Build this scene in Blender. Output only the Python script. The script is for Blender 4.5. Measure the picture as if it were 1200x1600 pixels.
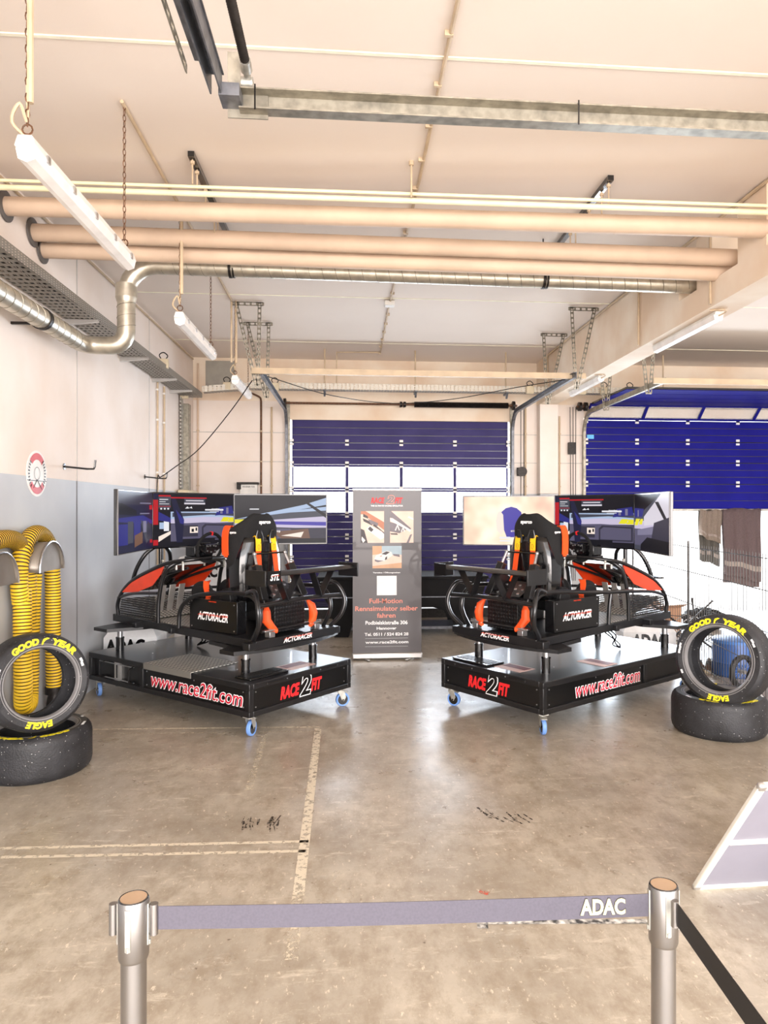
import bpy, bmesh, math, random
from mathutils import Vector, Matrix
random.seed(7)
S = bpy.context.scene
COL = S.collection
for o in list(bpy.data.objects): bpy.data.objects.remove(o)
PI = math.pi
R = math.radians
# ------------------------------------------------------------------ camera
TH = R(4.906); CT, ST = math.cos(TH), math.sin(TH); F = 1120.0; HC = 1.8
cam = bpy.data.cameras.new('camera'); co = bpy.data.objects.new('camera', cam); COL.objects.link(co)
co.location = (0, 0, HC); co.rotation_euler = (PI/2, 0, -TH)
cam.sensor_fit = 'HORIZONTAL'; cam.sensor_width = 36; cam.lens = 36*F/1200
cam.shift_x = -47/1200; cam.shift_y = -3/1200; cam.clip_end = 200
S.camera = co
# ------------------------------------------------------------------ world, daylight, exposure
w = bpy.data.worlds.new('sky'); S.world = w; w.use_nodes = True
bg = w.node_tree.nodes['Background']; bg.inputs[0].default_value = (0.93, 0.96, 1.0, 1); bg.inputs[1].default_value = 5.5
def area(name, loc, rot, sx, sy, power, color):
    l = bpy.data.lights.new(name, 'AREA'); l.shape = 'RECTANGLE'; l.size = sx; l.size_y = sy
    l.energy = power; l.color = color
    o = bpy.data.objects.new(name, l); COL.objects.link(o); o.location = loc; o.rotation_euler = rot
    return o
area('front_doorway_daylight', (2.0, -7.0, 1.6), (R(99), 0, 0), 14, 4.5, 1850, (1.0, 0.87, 0.80))
area('right_doorway_daylight', (6.0, 12.9, 0.95), (R(-112), 0, 0), 4.0, 1.6, 480, (0.78, 0.88, 1.0))
area('window_daylight', (0.8, 12.6, 2.0), (R(-98), 0, 0), 3.6, 0.9, 280, (0.78, 0.88, 1.0))
S.view_settings.view_transform = 'Standard'; S.view_settings.look = 'None'
S.view_settings.exposure = 0.35; S.view_settings.gamma = 1; S.view_settings.use_curve_mapping = False

# ------------------------------------------------------------------ helpers
def toworld(X, d): return Vector((X*CT + d*ST, -X*ST + d*CT))
def at(u, v, x=None, y=None, z=None):
    """world point seen at pixel (u, v) on the plane x=, y= or z="""
    a = (u-647)/F; b = -(v-797)/F
    dx, dy, dz = a*CT+ST, -a*ST+CT, b
    if z is not None: t = (z-HC)/dz
    elif y is not None: t = y/dy
    else: t = x/dx
    return Vector((dx*t, dy*t, HC+dz*t))

def lin(c):
    return tuple(((v/255)/12.92 if v/255 <= .04045 else ((v/255+.055)/1.055)**2.4) for v in c)
MATS = {}
def mat(name, rgb, rough=.5, metal=0, emit=0, var=0, vscale=8, bump=0, bscale=60, rgb2=None, detail=4, coat=0, stretch=None, spec=.5):
    if name in MATS: return MATS[name]
    m = bpy.data.materials.new(name); m.use_nodes = True; nt = m.node_tree; n = nt.nodes; L = nt.links
    b = n['Principled BSDF']; c = (*lin(rgb), 1)
    b.inputs['Base Color'].default_value = c; b.inputs['Roughness'].default_value = rough
    b.inputs['Metallic'].default_value = metal; b.inputs['Coat Weight'].default_value = coat
    b.inputs['Specular IOR Level'].default_value = spec
    if emit:
        b.inputs['Emission Color'].default_value = c; b.inputs['Emission Strength'].default_value = emit
    tc = n.new('ShaderNodeTexCoord'); mp = n.new('ShaderNodeMapping'); L.new(tc.outputs['Object'], mp.inputs[0])
    if stretch: mp.inputs['Scale'].default_value = stretch
    if not emit:
        no = n.new('ShaderNodeTexNoise'); no.inputs['Scale'].default_value = vscale; no.inputs['Detail'].default_value = detail
        L.new(mp.outputs[0], no.inputs[0])
        mx = n.new('ShaderNodeMixRGB'); v = var or .06
        mx.inputs[1].default_value = c
        mx.inputs[2].default_value = (*lin(rgb2), 1) if rgb2 else (*[max(0, q*(1-v*2)) for q in c[:3]], 1)
        rp = n.new('ShaderNodeValToRGB'); rp.color_ramp.elements[0].position = .38; rp.color_ramp.elements[1].position = .66
        L.new(no.outputs[0], rp.inputs[0]); L.new(rp.outputs[0], mx.inputs[0]); L.new(mx.outputs[0], b.inputs['Base Color'])
    if bump:
        n2 = n.new('ShaderNodeTexNoise'); n2.inputs['Scale'].default_value = bscale; L.new(mp.outputs[0], n2.inputs[0])
        bp = n.new('ShaderNodeBump'); bp.inputs['Strength'].default_value = bump; bp.inputs['Distance'].default_value = .01
        L.new(n2.outputs[0], bp.inputs['Height']); L.new(bp.outputs[0], b.inputs['Normal'])
    MATS[name] = m; return m

def math_node(nt, op, a, b=None):
    q = nt.nodes.new('ShaderNodeMath'); q.operation = op
    for i, v in enumerate((a, b)):
        if v is None: continue
        if isinstance(v, (int, float)): q.inputs[i].default_value = v
        else: nt.links.new(v, q.inputs[i])
    return q.outputs[0]

def perforated(name, rgb, f1, f2, duty=.5, metal=.7, rough=.45):
    """sheet with real see-through holes: two object-space coordinates (axis, frequency)"""
    m = bpy.data.materials.new(name); m.use_nodes = True; nt = m.node_tree
    b = nt.nodes['Principled BSDF']; b.inputs['Base Color'].default_value = (*lin(rgb), 1)
    b.inputs['Metallic'].default_value = metal; b.inputs['Roughness'].default_value = rough
    tc = nt.nodes.new('ShaderNodeTexCoord'); sp = nt.nodes.new('ShaderNodeSeparateXYZ'); nt.links.new(tc.outputs['Object'], sp.inputs[0])
    outs = []
    for ax, f, du in ((f1[0], f1[1], duty), (f2[0], f2[1], .45)):
        fr = math_node(nt, 'FRACT', math_node(nt, 'MULTIPLY', sp.outputs[ax], f))
        outs.append(math_node(nt, 'LESS_THAN', fr, du))
    hole = math_node(nt, 'MULTIPLY', outs[0], outs[1])
    nt.links.new(math_node(nt, 'SUBTRACT', 1.0, hole), b.inputs['Alpha'])
    return m

def diamond(name, rgb, metal, rough, freq=28):
    m = bpy.data.materials.new(name); m.use_nodes = True; nt = m.node_tree; b = nt.nodes['Principled BSDF']
    b.inputs['Metallic'].default_value = metal; b.inputs['Roughness'].default_value = rough
    tc = nt.nodes.new('ShaderNodeTexCoord'); sp = nt.nodes.new('ShaderNodeSeparateXYZ'); nt.links.new(tc.outputs['Object'], sp.inputs[0])
    zz = math_node(nt, 'ADD', sp.outputs[1], sp.outputs[2])
    a = math_node(nt, 'SINE', math_node(nt, 'MULTIPLY', math_node(nt, 'ADD', sp.outputs[0], zz), freq*4.4))
    c = math_node(nt, 'SINE', math_node(nt, 'MULTIPLY', math_node(nt, 'SUBTRACT', sp.outputs[0], zz), freq*4.4))
    h = math_node(nt, 'MULTIPLY', a, c)
    rp = nt.nodes.new('ShaderNodeValToRGB'); rp.color_ramp.elements[0].position = .1; rp.color_ramp.elements[1].position = .5
    nt.links.new(h, rp.inputs[0])
    bp = nt.nodes.new('ShaderNodeBump'); bp.inputs['Strength'].default_value = 1; bp.inputs['Distance'].default_value = .006
    nt.links.new(rp.outputs[0], bp.inputs['Height']); nt.links.new(bp.outputs[0], b.inputs['Normal'])
    mx = nt.nodes.new('ShaderNodeMixRGB'); c0 = lin(rgb)
    mx.inputs[1].default_value = (*[q*.3 for q in c0], 1); mx.inputs[2].default_value = (*[min(1, q*1.25) for q in c0], 1)
    nt.links.new(rp.outputs[0], mx.inputs[0]); nt.links.new(mx.outputs[0], b.inputs['Base Color'])
    return m

def catmull(pts, n=6):
    P = [Vector(p) for p in pts]
    if len(P) < 3: return P
    out = []
    Q = [P[0]*2-P[1]] + P + [P[-1]*2-P[-2]]
    for i in range(1, len(Q)-2):
        a, b, c, d = Q[i-1:i+3]
        for k in range(n):
            t = k/n
            out.append(.5*((2*b)+(c-a)*t+(2*a-5*b+4*c-d)*t*t+(3*b-a-3*c+d)*t**3))
    out.append(P[-1]); return out

class MB:
    def __init__(s, M=None):
        s.v = []; s.f = []; s.m = []; s.mi = 0; s.M = M or Matrix()
    def add(s, vs, fs, mi=None):
        k = len(s.v); s.v += [s.M @ Vector(p) for p in vs]
        for f in fs: s.f.append(tuple(i+k for i in f)); s.m.append(s.mi if mi is None else mi)
        return s
    def box(s, x0, x1, y0, y1, z0, z1, mi=None):
        vs = [(x, y, z) for x in (x0, x1) for y in (y0, y1) for z in (z0, z1)]
        return s.add(vs, [(0,1,3,2),(4,6,7,5),(0,4,5,1),(2,3,7,6),(0,2,6,4),(1,5,7,3)], mi)
    def bar(s, p0, p1, w, h, up=(0,0,1), mi=None):
        """rectangular bar from p0 to p1, w across, h along up"""
        p0, p1 = Vector(p0), Vector(p1); t = (p1-p0).normalized(); u = Vector(up)
        if abs(t.dot(u)) > .98: u = Vector((0,1,0))
        a = t.cross(u).normalized(); u = a.cross(t).normalized()
        vs = []
        for p in (p0, p1):
            for i, j in ((-1,-1),(1,-1),(1,1),(-1,1)): vs.append(p+a*(i*w/2)+u*(j*h/2))
        return s.add(vs, [(3,2,1,0),(4,5,6,7),(0,1,5,4),(1,2,6,5),(2,3,7,6),(3,0,4,7)], mi)
    def tube(s, pts, r, seg=10, mi=None, smooth=0, closed=False, rf=None, mf=None):
        P = catmull(pts, smooth) if smooth else [Vector(p) for p in pts]
        n = len(P); vs = []; fs = []
        t0 = (P[1]-P[0]).normalized(); a = t0.orthogonal().normalized(); prev = t0
        for i, p in enumerate(P):
            if closed: t = (P[(i+1) % n]-P[i-1]).normalized()
            elif i == 0: t = t0
            elif i == n-1: t = (P[-1]-P[-2]).normalized()
            else: t = ((P[i+1]-P[i]).normalized()+(P[i]-P[i-1]).normalized()).normalized()
            a = (a - t*a.dot(t)).normalized(); b = t.cross(a)
            rr = rf(i) if rf else (r[i] if isinstance(r, (list, tuple)) else r)
            for k in range(seg):
                an = 2*PI*k/seg; vs.append(p+a*(rr*math.cos(an))+b*(rr*math.sin(an)))
        last = n if closed else n-1
        base = len(s.v)
        for i in range(last):
            j = (i+1) % n
            q = [(i*seg+k, i*seg+(k+1) % seg, j*seg+(k+1) % seg, j*seg+k) for k in range(seg)]
            if mf: s.add([], []); fs += [(f, mf(i)) for f in q]
            else: fs += [(f, s.mi if mi is None else mi) for f in q]
        if not closed:
            fs.append((tuple(range(seg))[::-1], s.mi if mi is None else mi))
            fs.append((tuple((n-1)*seg+k for k in range(seg)), s.mi if mi is None else mi))
        s.v += [s.M @ Vector(p) for p in vs]
        for f, mm in fs: s.f.append(tuple(i+base for i in f)); s.m.append(mm)
        return s
    def cyl(s, p0, p1, r, seg=16, mi=None, r2=None):
        return s.tube([p0, p1], [r, r if r2 is None else r2], seg, mi)
    def lathe(s, prof, seg=48, M=None, mi=None, closed=False):
        """profile of (radius, height) about local z"""
        M = M or Matrix(); vs = []; n = len(prof); fs = []
        for k in range(seg):
            an = 2*PI*k/seg
            for r, h in prof: vs.append(M @ Vector((r*math.cos(an), r*math.sin(an), h)))
        for k in range(seg):
            j = (k+1) % seg
            for i in range(n if closed else n-1):
                i2 = (i+1) % n
                fs.append((k*n+i, j*n+i, j*n+i2, k*n+i2))
        return s.add(vs, fs, mi)
    def prism(s, poly, h0, h1, M=None, mi=None):
        M = M or Matrix(); n = len(poly)
        vs = [M @ Vector((x, y, h)) for h in (h0, h1) for x, y in poly]
        return s.add(vs, [tuple(range(n))[::-1], tuple(range(n, 2*n))]+[(i, (i+1) % n, (i+1) % n+n, i+n) for i in range(n)], mi)
    def poly(s, pts, mi=None): return s.add(pts, [tuple(range(len(pts)))], mi)
    def sphere(s, c, r, mi=None, sc=(1,1,1), seg=12, ring=8):
        c = Vector(c); vs = []; fs = []
        for i in range(ring+1):
            ph = PI*i/ring
            for k in range(seg):
                an = 2*PI*k/seg
                vs.append(c+Vector((r*sc[0]*math.sin(ph)*math.cos(an), r*sc[1]*math.sin(ph)*math.sin(an), r*sc[2]*math.cos(ph))))
        for i in range(ring):
            for k in range(seg):
                fs.append((i*seg+k, (i+1)*seg+k, (i+1)*seg+(k+1) % seg, i*seg+(k+1) % seg))
        return s.add(vs, fs, mi)
    def text(s, body, M, fit=None, size=.1, mi=None, bold=0.0, shear=0, depth=.0008, bend=None):
        """lettering in the local xy plane of M (x right, y up), centred"""
        cu = bpy.data.curves.new('t', 'FONT'); cu.body = body; cu.size = 1; cu.offset = bold; cu.shear = shear
        cu.align_x = 'CENTER'; cu.resolution_u = 3; cu.extrude = 0.001
        o = bpy.data.objects.new('t', cu); me = bpy.data.meshes.new_from_object(o)
        vs = [v.co.copy() for v in me.vertices]
        if vs:
            x0 = min(v.x for v in vs); x1 = max(v.x for v in vs); y0 = min(v.y for v in vs); y1 = max(v.y for v in vs)
            if fit: sx = fit[0]/(x1-x0); sy = fit[1]/(y1-y0)
            else: sx = sy = size
            out = []
            for v in vs:
                X = (v.x-(x0+x1)/2)*sx; Y = (v.y-(y0+y1)/2)*sy; Z = depth*(1 if v.z > 0 else -1)
                if bend:
                    a = X/bend; rr = bend+Y; X, Y = rr*math.sin(a), rr*math.cos(a)
                out.append(M @ Vector((X, Y, Z)))
            s.add(out, [tuple(p.vertices) for p in me.polygons], mi)
        bpy.data.meshes.remove(me); bpy.data.objects.remove(o); bpy.data.curves.remove(cu)
        return s
    def build(s, name, mats, parent=None, bevel=0, label=None, flat=False, loc=None, solid=0):
        me = bpy.data.meshes.new(name); me.from_pydata([tuple(v) for v in s.v], [], s.f)
        if not isinstance(mats, (list, tuple)): mats = [mats]
        for m in mats: me.materials.append(m)
        for p, i in zip(me.polygons, s.m): p.material_index = min(i, len(mats)-1); p.use_smooth = not flat
        me.update()
        if not flat:
            try: me.set_sharp_from_angle(angle=R(35))
            except Exception: pass
        o = bpy.data.objects.new(name, me); COL.objects.link(o)
        if parent: o.parent = parent
        if solid:
            q = o.modifiers.new('solid', 'SOLIDIFY'); q.thickness = solid; q.offset = 0
        if bevel:
            q = o.modifiers.new('bevel', 'BEVEL'); q.width = bevel; q.segments = 2; q.limit_method = 'ANGLE'; q.angle_limit = R(50)
        if label: o['label'] = label
        return o

def tag(o, label, cat, group=None):
    o['label'] = label; o['category'] = cat
    if group: o['group'] = group
    return o
def thing(name, label, cat, loc=(0,0,0), rz=0, group=None):
    o = bpy.data.objects.new(name, None); COL.objects.link(o); o.empty_display_size = .1
    o.location = loc; o.rotation_euler = (0, 0, rz); return tag(o, label, cat, group)
def struct(o): o['kind'] = 'structure'; return o
def recentre(o, p):
    """put the origin of a single-mesh thing at p (its base)"""
    p = Vector(p); o.data.transform(Matrix.Translation(-p)); o.location = p; return o
def frame(origin, xdir, ydir):
    x = Vector(xdir).normalized(); y = Vector(ydir).normalized(); z = x.cross(y).normalized()
    M = Matrix.Identity(4)
    for i in range(3): M[i][0] = x[i]; M[i][1] = y[i]; M[i][2] = z[i]; M[i][3] = origin[i]
    return M

# ------------------------------------------------------------------ materials
m_black = mat('black_powder_coat', (22,22,24), .38, 0, var=.1, bump=.05, bscale=300)
m_gloss = mat('gloss_black', (14,14,16), .22, 0, coat=.5)
m_panel = mat('black_panel', (12,12,13), .3)
m_deck = mat('black_deck', (34,35,39), .3, 0, spec=.8, coat=.4)
m_tube = mat('black_tube', (30,30,32), .28, .3, coat=.3)
m_cloth = mat('black_fabric', (16,16,18), .9, var=.2, vscale=90, bump=.3, bscale=500)
m_steel = mat('brushed_steel', (190,190,192), .28, .9, var=.1, vscale=30)
m_zinc = mat('zinc', (190,188,180), .4, .7, var=.15, vscale=25)
m_galv = mat('galvanised', (158,152,138), .42, .65, var=.2, vscale=18)
m_galvd = mat('dark_galvanised', (120,122,128), .42, .5, var=.2, vscale=18)
m_duct = mat('spiral_duct_metal', (205,198,182), .36, .75, var=.12, vscale=12)
m_orange = mat('orange_webbing', (240,82,22), .6, var=.08, vscale=120)
m_orangeg = mat('orange_gloss', (225,62,22), .3, coat=.4)
m_yellow = mat('yellow_webbing', (248,190,20), .6)
m_white = mat('white_paint', (235,232,226), .5)
m_whited = mat('white_letters', (250,250,250), .5)
m_red = mat('red_letters', (225,35,40), .5)
m_redd = mat('red_urls', (200,20,50), .5)
m_cream = mat('cream_plastic', (222,208,178), .5)
m_conduit = mat('beige_conduit', (202,180,150), .55, var=.1, vscale=6)
m_yelpipe = mat('pale_yellow_conduit', (238,230,192), .5)
m_tubebeige = mat('beige_insulated_pipe', (212,187,163), .6, var=.06, vscale=3)
m_rust = mat('rusty_steel', (120,84,60), .6, .4, var=.3, vscale=40)
m_darkst = mat('dark_steel', (48,44,42), .45, .6, var=.2, vscale=30)
m_rubber = mat('tyre_rubber', (44,44,47), .55, var=.3, vscale=7, bump=.3, bscale=90)
m_bead = mat('tyre_bead', (120,118,118), .5, .1)
m_ylet = mat('yellow_tyre_letters', (245,225,20), .55)
m_blue = mat('caster_blue', (110,150,215), .45)
m_perfb = perforated('perforated_black', (22,22,22), (1, 45), (2, 45), .5, 0, .5)
m_dia = diamond('diamond_plate', (205,200,190), .2, .35, 17)
m_diab = diamond('black_diamond_plate', (26,26,28), .2, .4, 22)
m_al = mat('aluminium', (205,203,200), .35, .8)

# pale grit stuck to the rubber
_nt = m_rubber.node_tree; _b = _nt.nodes['Principled BSDF']; _src = _b.inputs['Base Color'].links[0].from_socket
_v = _nt.nodes.new('ShaderNodeTexVoronoi'); _v.inputs['Scale'].default_value = 55; _tc = _nt.nodes['Texture Coordinate']; _nt.links.new(_tc.outputs['Object'], _v.inputs['Vector'])
_lt = math_node(_nt, 'LESS_THAN', _v.outputs['Distance'], .14)
_sc = _nt.nodes.new('ShaderNodeSeparateXYZ'); _nt.links.new(_v.outputs['Color'], _sc.inputs[0])
_pick = math_node(_nt, 'LESS_THAN', _sc.outputs[0], .28)
_mx = _nt.nodes.new('ShaderNodeMixRGB'); _nt.links.new(math_node(_nt, 'MULTIPLY', math_node(_nt, 'MULTIPLY', _lt, _pick), .7), _mx.inputs[0]); _nt.links.new(_src, _mx.inputs[1]); _mx.inputs[2].default_value = (.6, .6, .58, 1)
_nt.links.new(_mx.outputs[0], _b.inputs['Base Color'])
# ------------------------------------------------------------------ room shell
XL, XR, YB, ZC = -2.6, 3.13, 12.0, 4.3
XE, YF = 9.2, -2.4
m_wall = mat('wall_paint_white', (238,228,220), .75, var=.02, vscale=1.2, bump=.08, bscale=40, rgb2=(230,216,204))
m_wallg = mat('wall_paint_grey', (186,188,190), .55, var=.03, vscale=1.5, rgb2=(176,178,182))
m_seam = mat('wall_joint', (205,198,190), .8)
m_seamg = mat('grey_wall_joint', (128,128,130), .8)
m_upper = mat('cream_wall_paint', (238,224,205), .75, var=.03, vscale=1.5, rgb2=(226,202,176))
m_ceil = mat('ceiling_paint', (237,225,214), .8, var=.02, vscale=.6, bump=.05, bscale=30, rgb2=(232,219,207))
m_ceilj = mat('ceiling_joint', (250,246,224), .7)

def floor_mat():
    m = bpy.data.materials.new('worn_concrete'); m.use_nodes = True; nt = m.node_tree; n = nt.nodes; L = nt.links; b = n['Principled BSDF']
    tc = n.new('ShaderNodeTexCoord')
    def noise(scale, det, st=None, rough=.6):
        mp = n.new('ShaderNodeMapping'); L.new(tc.outputs['Object'], mp.inputs[0])
        if st: mp.inputs['Scale'].default_value = st
        q = n.new('ShaderNodeTexNoise'); q.inputs['Scale'].default_value = scale; q.inputs['Detail'].default_value = det; q.inputs['Roughness'].default_value = rough
        L.new(mp.outputs[0], q.inputs[0]); return q.outputs[0]
    def ramp(src, p0, p1, c0=(0,0,0,1), c1=(1,1,1,1)):
        r = n.new('ShaderNodeValToRGB'); r.color_ramp.elements[0].position = p0; r.color_ramp.elements[1].position = p1
        r.color_ramp.elements[0].color = c0; r.color_ramp.elements[1].color = c1; L.new(src, r.inputs[0]); return r.outputs[0]
    def mix(f, a, bb, mode='MIX'):
        q = n.new('ShaderNodeMixRGB'); q.blend_type = mode
        if isinstance(f, (int, float)): q.inputs[0].default_value = f
        else: L.new(f, q.inputs[0])
        for i, v in ((1, a), (2, bb)):
            if isinstance(v, tuple): q.inputs[i].default_value = v
            else: L.new(v, q.inputs[i])
        return q.outputs[0]
    base = ramp(noise(1.1, 6), .35, .68, (*lin((154,144,129)), 1), (*lin((190,180,163)), 1))
    c = mix(ramp(noise(9, 8, (1, .6, 1), .75), .42, .62), base, (*lin((140,126,107)), 1))
    c = mix(.72, base, c)
    c = mix(ramp(noise(38, 5, (1, .5, 1), .7), .60, .70), c, (*lin((214,202,182)), 1))
    c = mix(ramp(noise(22, 3), .70, .76), c, (*lin((96,80,62)), 1))
    # pale swirl scratches left by cleaning and tyres
    c = mix(ramp(noise(3.2, 9, (1, 3.5, 1), .8), .56, .70), c, (*lin((204,194,176)), 1))
    L.new(c, b.inputs['Base Color'])
    r = ramp(noise(2.5, 6), .3, .7, (.24,.24,.24,1), (.42,.42,.42,1)); L.new(r, b.inputs['Roughness'])
    b.inputs['Specular IOR Level'].default_value = .65
    bp = n.new('ShaderNodeBump'); bp.inputs['Strength'].default_value = .12; bp.inputs['Distance'].default_value = .004
    L.new(noise(60, 6), bp.inputs['Height']); L.new(bp.outputs[0], b.inputs['Normal'])
    return m
m_floor = floor_mat()
fl = MB(); fl.box(XL-.2, XE+.2, YF, YB+.25, -.2, 0)
floor = struct(fl.build('floor', m_floor, flat=True))
m_ground = mat('outdoor_pavement', (205,202,198), .9, var=.08, vscale=2)
g = MB(); g.box(-40, 45, YB+.25, 60, -.3, -.02); g.box(-40, 45, -40, YF, -.3, -.02)
struct(g.build('ground', m_ground, flat=True))

def worn(name, rgb, amount=.5, scale=30):
    m = bpy.data.materials.new(name); m.use_nodes = True; nt = m.node_tree; b = nt.nodes['Principled BSDF']
    b.inputs['Base Color'].default_value = (*lin(rgb), 1); b.inputs['Roughness'].default_value = .6
    tc = nt.nodes.new('ShaderNodeTexCoord'); q = nt.nodes.new('ShaderNodeTexNoise'); q.inputs['Scale'].default_value = scale; q.inputs['Detail'].default_value = 6
    q.inputs['Roughness'].default_value = .7
    nt.links.new(tc.outputs['Object'], q.inputs[0]); r = nt.nodes.new('ShaderNodeValToRGB')
    r.color_ramp.elements[0].position = amount-.04; r.color_ramp.elements[1].position = amount+.06
    nt.links.new(q.outputs[0], r.inputs[0]); nt.links.new(r.outputs[0], b.inputs['Alpha']); return m
m_line = worn('worn_white_line', (208,196,174), .42, 26)
m_linef = worn('faint_white_line', (200,188,166), .51, 26)
m_mark = worn('rubber_marks', (52,44,38), .5, 34)
m_blackstrip = mat('worn_black_tape', (60,60,60), .6, var=.3, vscale=30, rgb2=(225,222,214), detail=6)
def line(u0, v0, u1, v1, wd, m, name='painted_line'):
    a = at(u0, v0, z=0); b = at(u1, v1, z=0); t = (b-a).normalized(); s = Vector((-t.y, t.x, 0))*wd/2
    q = MB(); q.poly([(p.x, p.y, .0015) for p in (a-s, b-s, b+s, a+s)]); o = q.build(name, m, floor, flat=True); return o
line(497, 1138, 466, 1400, .055, m_line); line(466, 1398, 455, 1500, .055, m_linef)
line(0, 1326, 482, 1315, .03, m_line); line(0, 1340, 478, 1330, .03, m_line)
line(138, 1140, 500, 1136, .03, m_line); line(138, 1147, 500, 1143, .02, m_linef)
line(414, 1148, 388, 1235, .05, m_linef)
line(520, 1422, 640, 1416, .05, m_linef)
line(760, 1441, 1012, 1440, .035, m_blackstrip, 'tape_strip'); line(745, 1445, 762, 1445, .06, m_blackstrip, 'tape_strip')
def marks(u, v, n, du, dv, ln, wd=.012):
    q = MB()
    for i in range(n):
        p = at(u+random.uniform(-du, du), v+random.uniform(-dv, dv), z=0); a = R(90+random.uniform(-14, 14)+(25 if u > 600 else 0))
        l = ln*random.uniform(.3, 1)/2; t = Vector((math.cos(a), math.sin(a), 0)); s = Vector((-t.y, t.x, 0))*wd*random.uniform(.3, 1)/2
        q.poly([(k.x, k.y, .001+i*2e-5) for k in (p-t*l-s, p+t*l-s, p+t*l+s, p-t*l+s)])
    q.build('rubber_mark', m_mark, floor, flat=True)
marks(392, 1288, 16, 14, 8, .1); marks(428, 1286, 16, 7, 6, .16); marks(764, 1272, 5, 8, 4, .22, .016); marks(808, 1278, 14, 18, 6, .09)
m_scuff = worn('red_scuff', (205,90,70), .5, 60)
line(748, 1393, 764, 1397, .03, m_scuff, 'paint_scuff')

cl = MB(); cl.box(XL-.2, XE+.2, YF, YB+.25, ZC, ZC+.2)
ceil = struct(cl.build('ceiling', m_ceil, flat=True))
for y, z in ((3.93, .012), (6.2, .012), (8.45, .01), (10.75, .008)):
    q = MB(); q.box(XL, XE, y-z, y+z, ZC-.006, ZC+.01); q.build('ceiling_joint', m_ceilj, ceil, flat=True)

q = MB(); q.box(XL-.2, XL, YF, YB+.25, 2.075, ZC, 0); q.box(XL-.2, XL, YF, YB+.25, 0, 2.075, 1)
wl = struct(q.build('wall_left', [m_wall, m_wallg], flat=True))
for y in (2.2, 4.62, 7.03, 9.45):
    j = MB(); j.box(XL-.01, XL+.003, y-.012, y+.012, 2.075, ZC, 0); j.box(XL-.01, XL+.003, y-.012, y+.012, 0, 2.075, 1); j.build('wall_joint', [m_seam, m_seamg], wl, flat=True)
q = MB(); q.box(XE, XE+.2, YF, YB+.25, 2.075, ZC, 0); q.box(XE, XE+.2, YF, YB+.25, 0, 2.075, 1)
struct(q.build('wall_right', [m_wall, m_wallg], flat=True))
# back wall round two door openings
D1 = (-1.03, 2.66, .17, 3.3); D2 = (3.95, 8.0, 0, 3.38)
q = MB()
for x0, x1 in ((XL, D1[0]), (D1[1], D2[0]), (D2[1], XE)):
    q.box(x0, x1, YB, YB+.25, 2.075, 3.6, 0); q.box(x0, x1, YB, YB+.25, 0, 2.075, 1); q.box(x0, x1, YB, YB+.25, 3.6, ZC, 2)
q.box(D1[0], D1[1], YB, YB+.25, D1[3], ZC, 2); q.box(D2[0], D2[1], YB, YB+.25, D2[3], ZC, 2)
wb = struct(q.build('wall_back', [m_wall, m_wallg, m_upper], flat=True))
for (x0, x1) in ((XL, D1[0]), (D1[1], D2[0])):
    for z in (3.08, 2.6):
        j = MB(); j.box(x0, x1, YB-.003, YB, z-.008, z+.008); j.build('wall_joint', m_seam, wb, flat=True)
j = MB(); j.box(D1[0], D1[1], YB-.06, YB+.25, 0, D1[2]-.02); struct(j.build('trim_1', m_darkst, flat=True))
# beam between the bays, notched where the pipes pass, and its column
BX0, BX1, BZ = XR, 3.42, 3.58
q = MB(); y = YF
for n0, n1 in ((4.75, 5.19), (5.6, 6.02), (6.3, 6.66)):
    q.box(BX0, BX1, y, n0, BZ, ZC); q.box(BX0, BX1, n0, n1, BZ, 3.81); y = n1
q.box(BX0, BX1, y, YB, BZ, ZC)
beam = struct(q.build('trim_2', m_upper, flat=True))
q = MB(); q.box(XR, 3.45, YB-.2, YB, 2.075, BZ, 0); q.box(XR, 3.45, YB-.2, YB, 0, 2.075, 1)
struct(q.build('trim_3', [m_wall, m_wallg], flat=True, bevel=.012))

# ------------------------------------------------------------------ sectional doors
m_dblue = mat('door_blue_flare_haze', (58,52,104), .5, var=.05, vscale=2, rgb2=(50,44,94), spec=.15)  # the doors' blue, greyed by flare haze put into the colour
m_dblue2 = mat('door_blue', (22,22,124), .5, var=.04, vscale=2, rgb2=(18,18,112), spec=.12)
m_pane = bpy.data.materials.new('acrylic_pane'); m_pane.use_nodes = True
_n = m_pane.node_tree; _b = _n.nodes['Principled BSDF']; _b.inputs['Base Color'].default_value = (1,1,1,1); _b.inputs['Roughness'].default_value = .2
_b.inputs['Alpha'].default_value = .22
def section(parent, x0, x1, y, z0, z1, m, M=None):
    q = MB(M); h = (z1-z0)/3; gp = .005
    q.box(x0, x1, y+.008, y+.04, z0-.002, z1+.006, 1)
    for i in range(3): q.box(x0, x1, y, y+.01, z0+i*h+gp, z0+(i+1)*h-gp, 0)
    return q.build('section', [m, m_gloss], parent, flat=True)
def wsection(parent, x0, x1, y, z0, z1, m, n, M=None):
    q = MB(M); q.box(x0, x1, y, y+.04, z0, z0+.035); q.box(x0, x1, y, y+.04, z1-.035, z1)
    for i in range(n+1):
        x = x0+(x1-x0)*i/n; q.box(max(x0, x-.025), min(x1, x+.025), y, y+.04, z0+.035, z1-.035)
    f = q.build('window_section', m, parent, flat=True)
    for i in range(n):
        g = MB(M); g.box(x0+(x1-x0)*i/n+.025, x0+(x1-x0)*(i+1)/n-.025, y+.015, y+.022, z0+.035, z1-.035); g.build('window_pane', m_pane, f, flat=True)
    return f
def hinge(parent, x, y, z):
    q = MB(); q.box(x-.03, x+.03, y-.012, y, z+.012, z+.05); q.box(x-.03, x+.03, y-.012, y, z-.05, z-.018); q.cyl((x-.03, y-.01, z), (x+.03, y-.01, z), .008, 8, 1)
    q.build('hinge', [m_white, m_darkst], parent)
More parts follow.
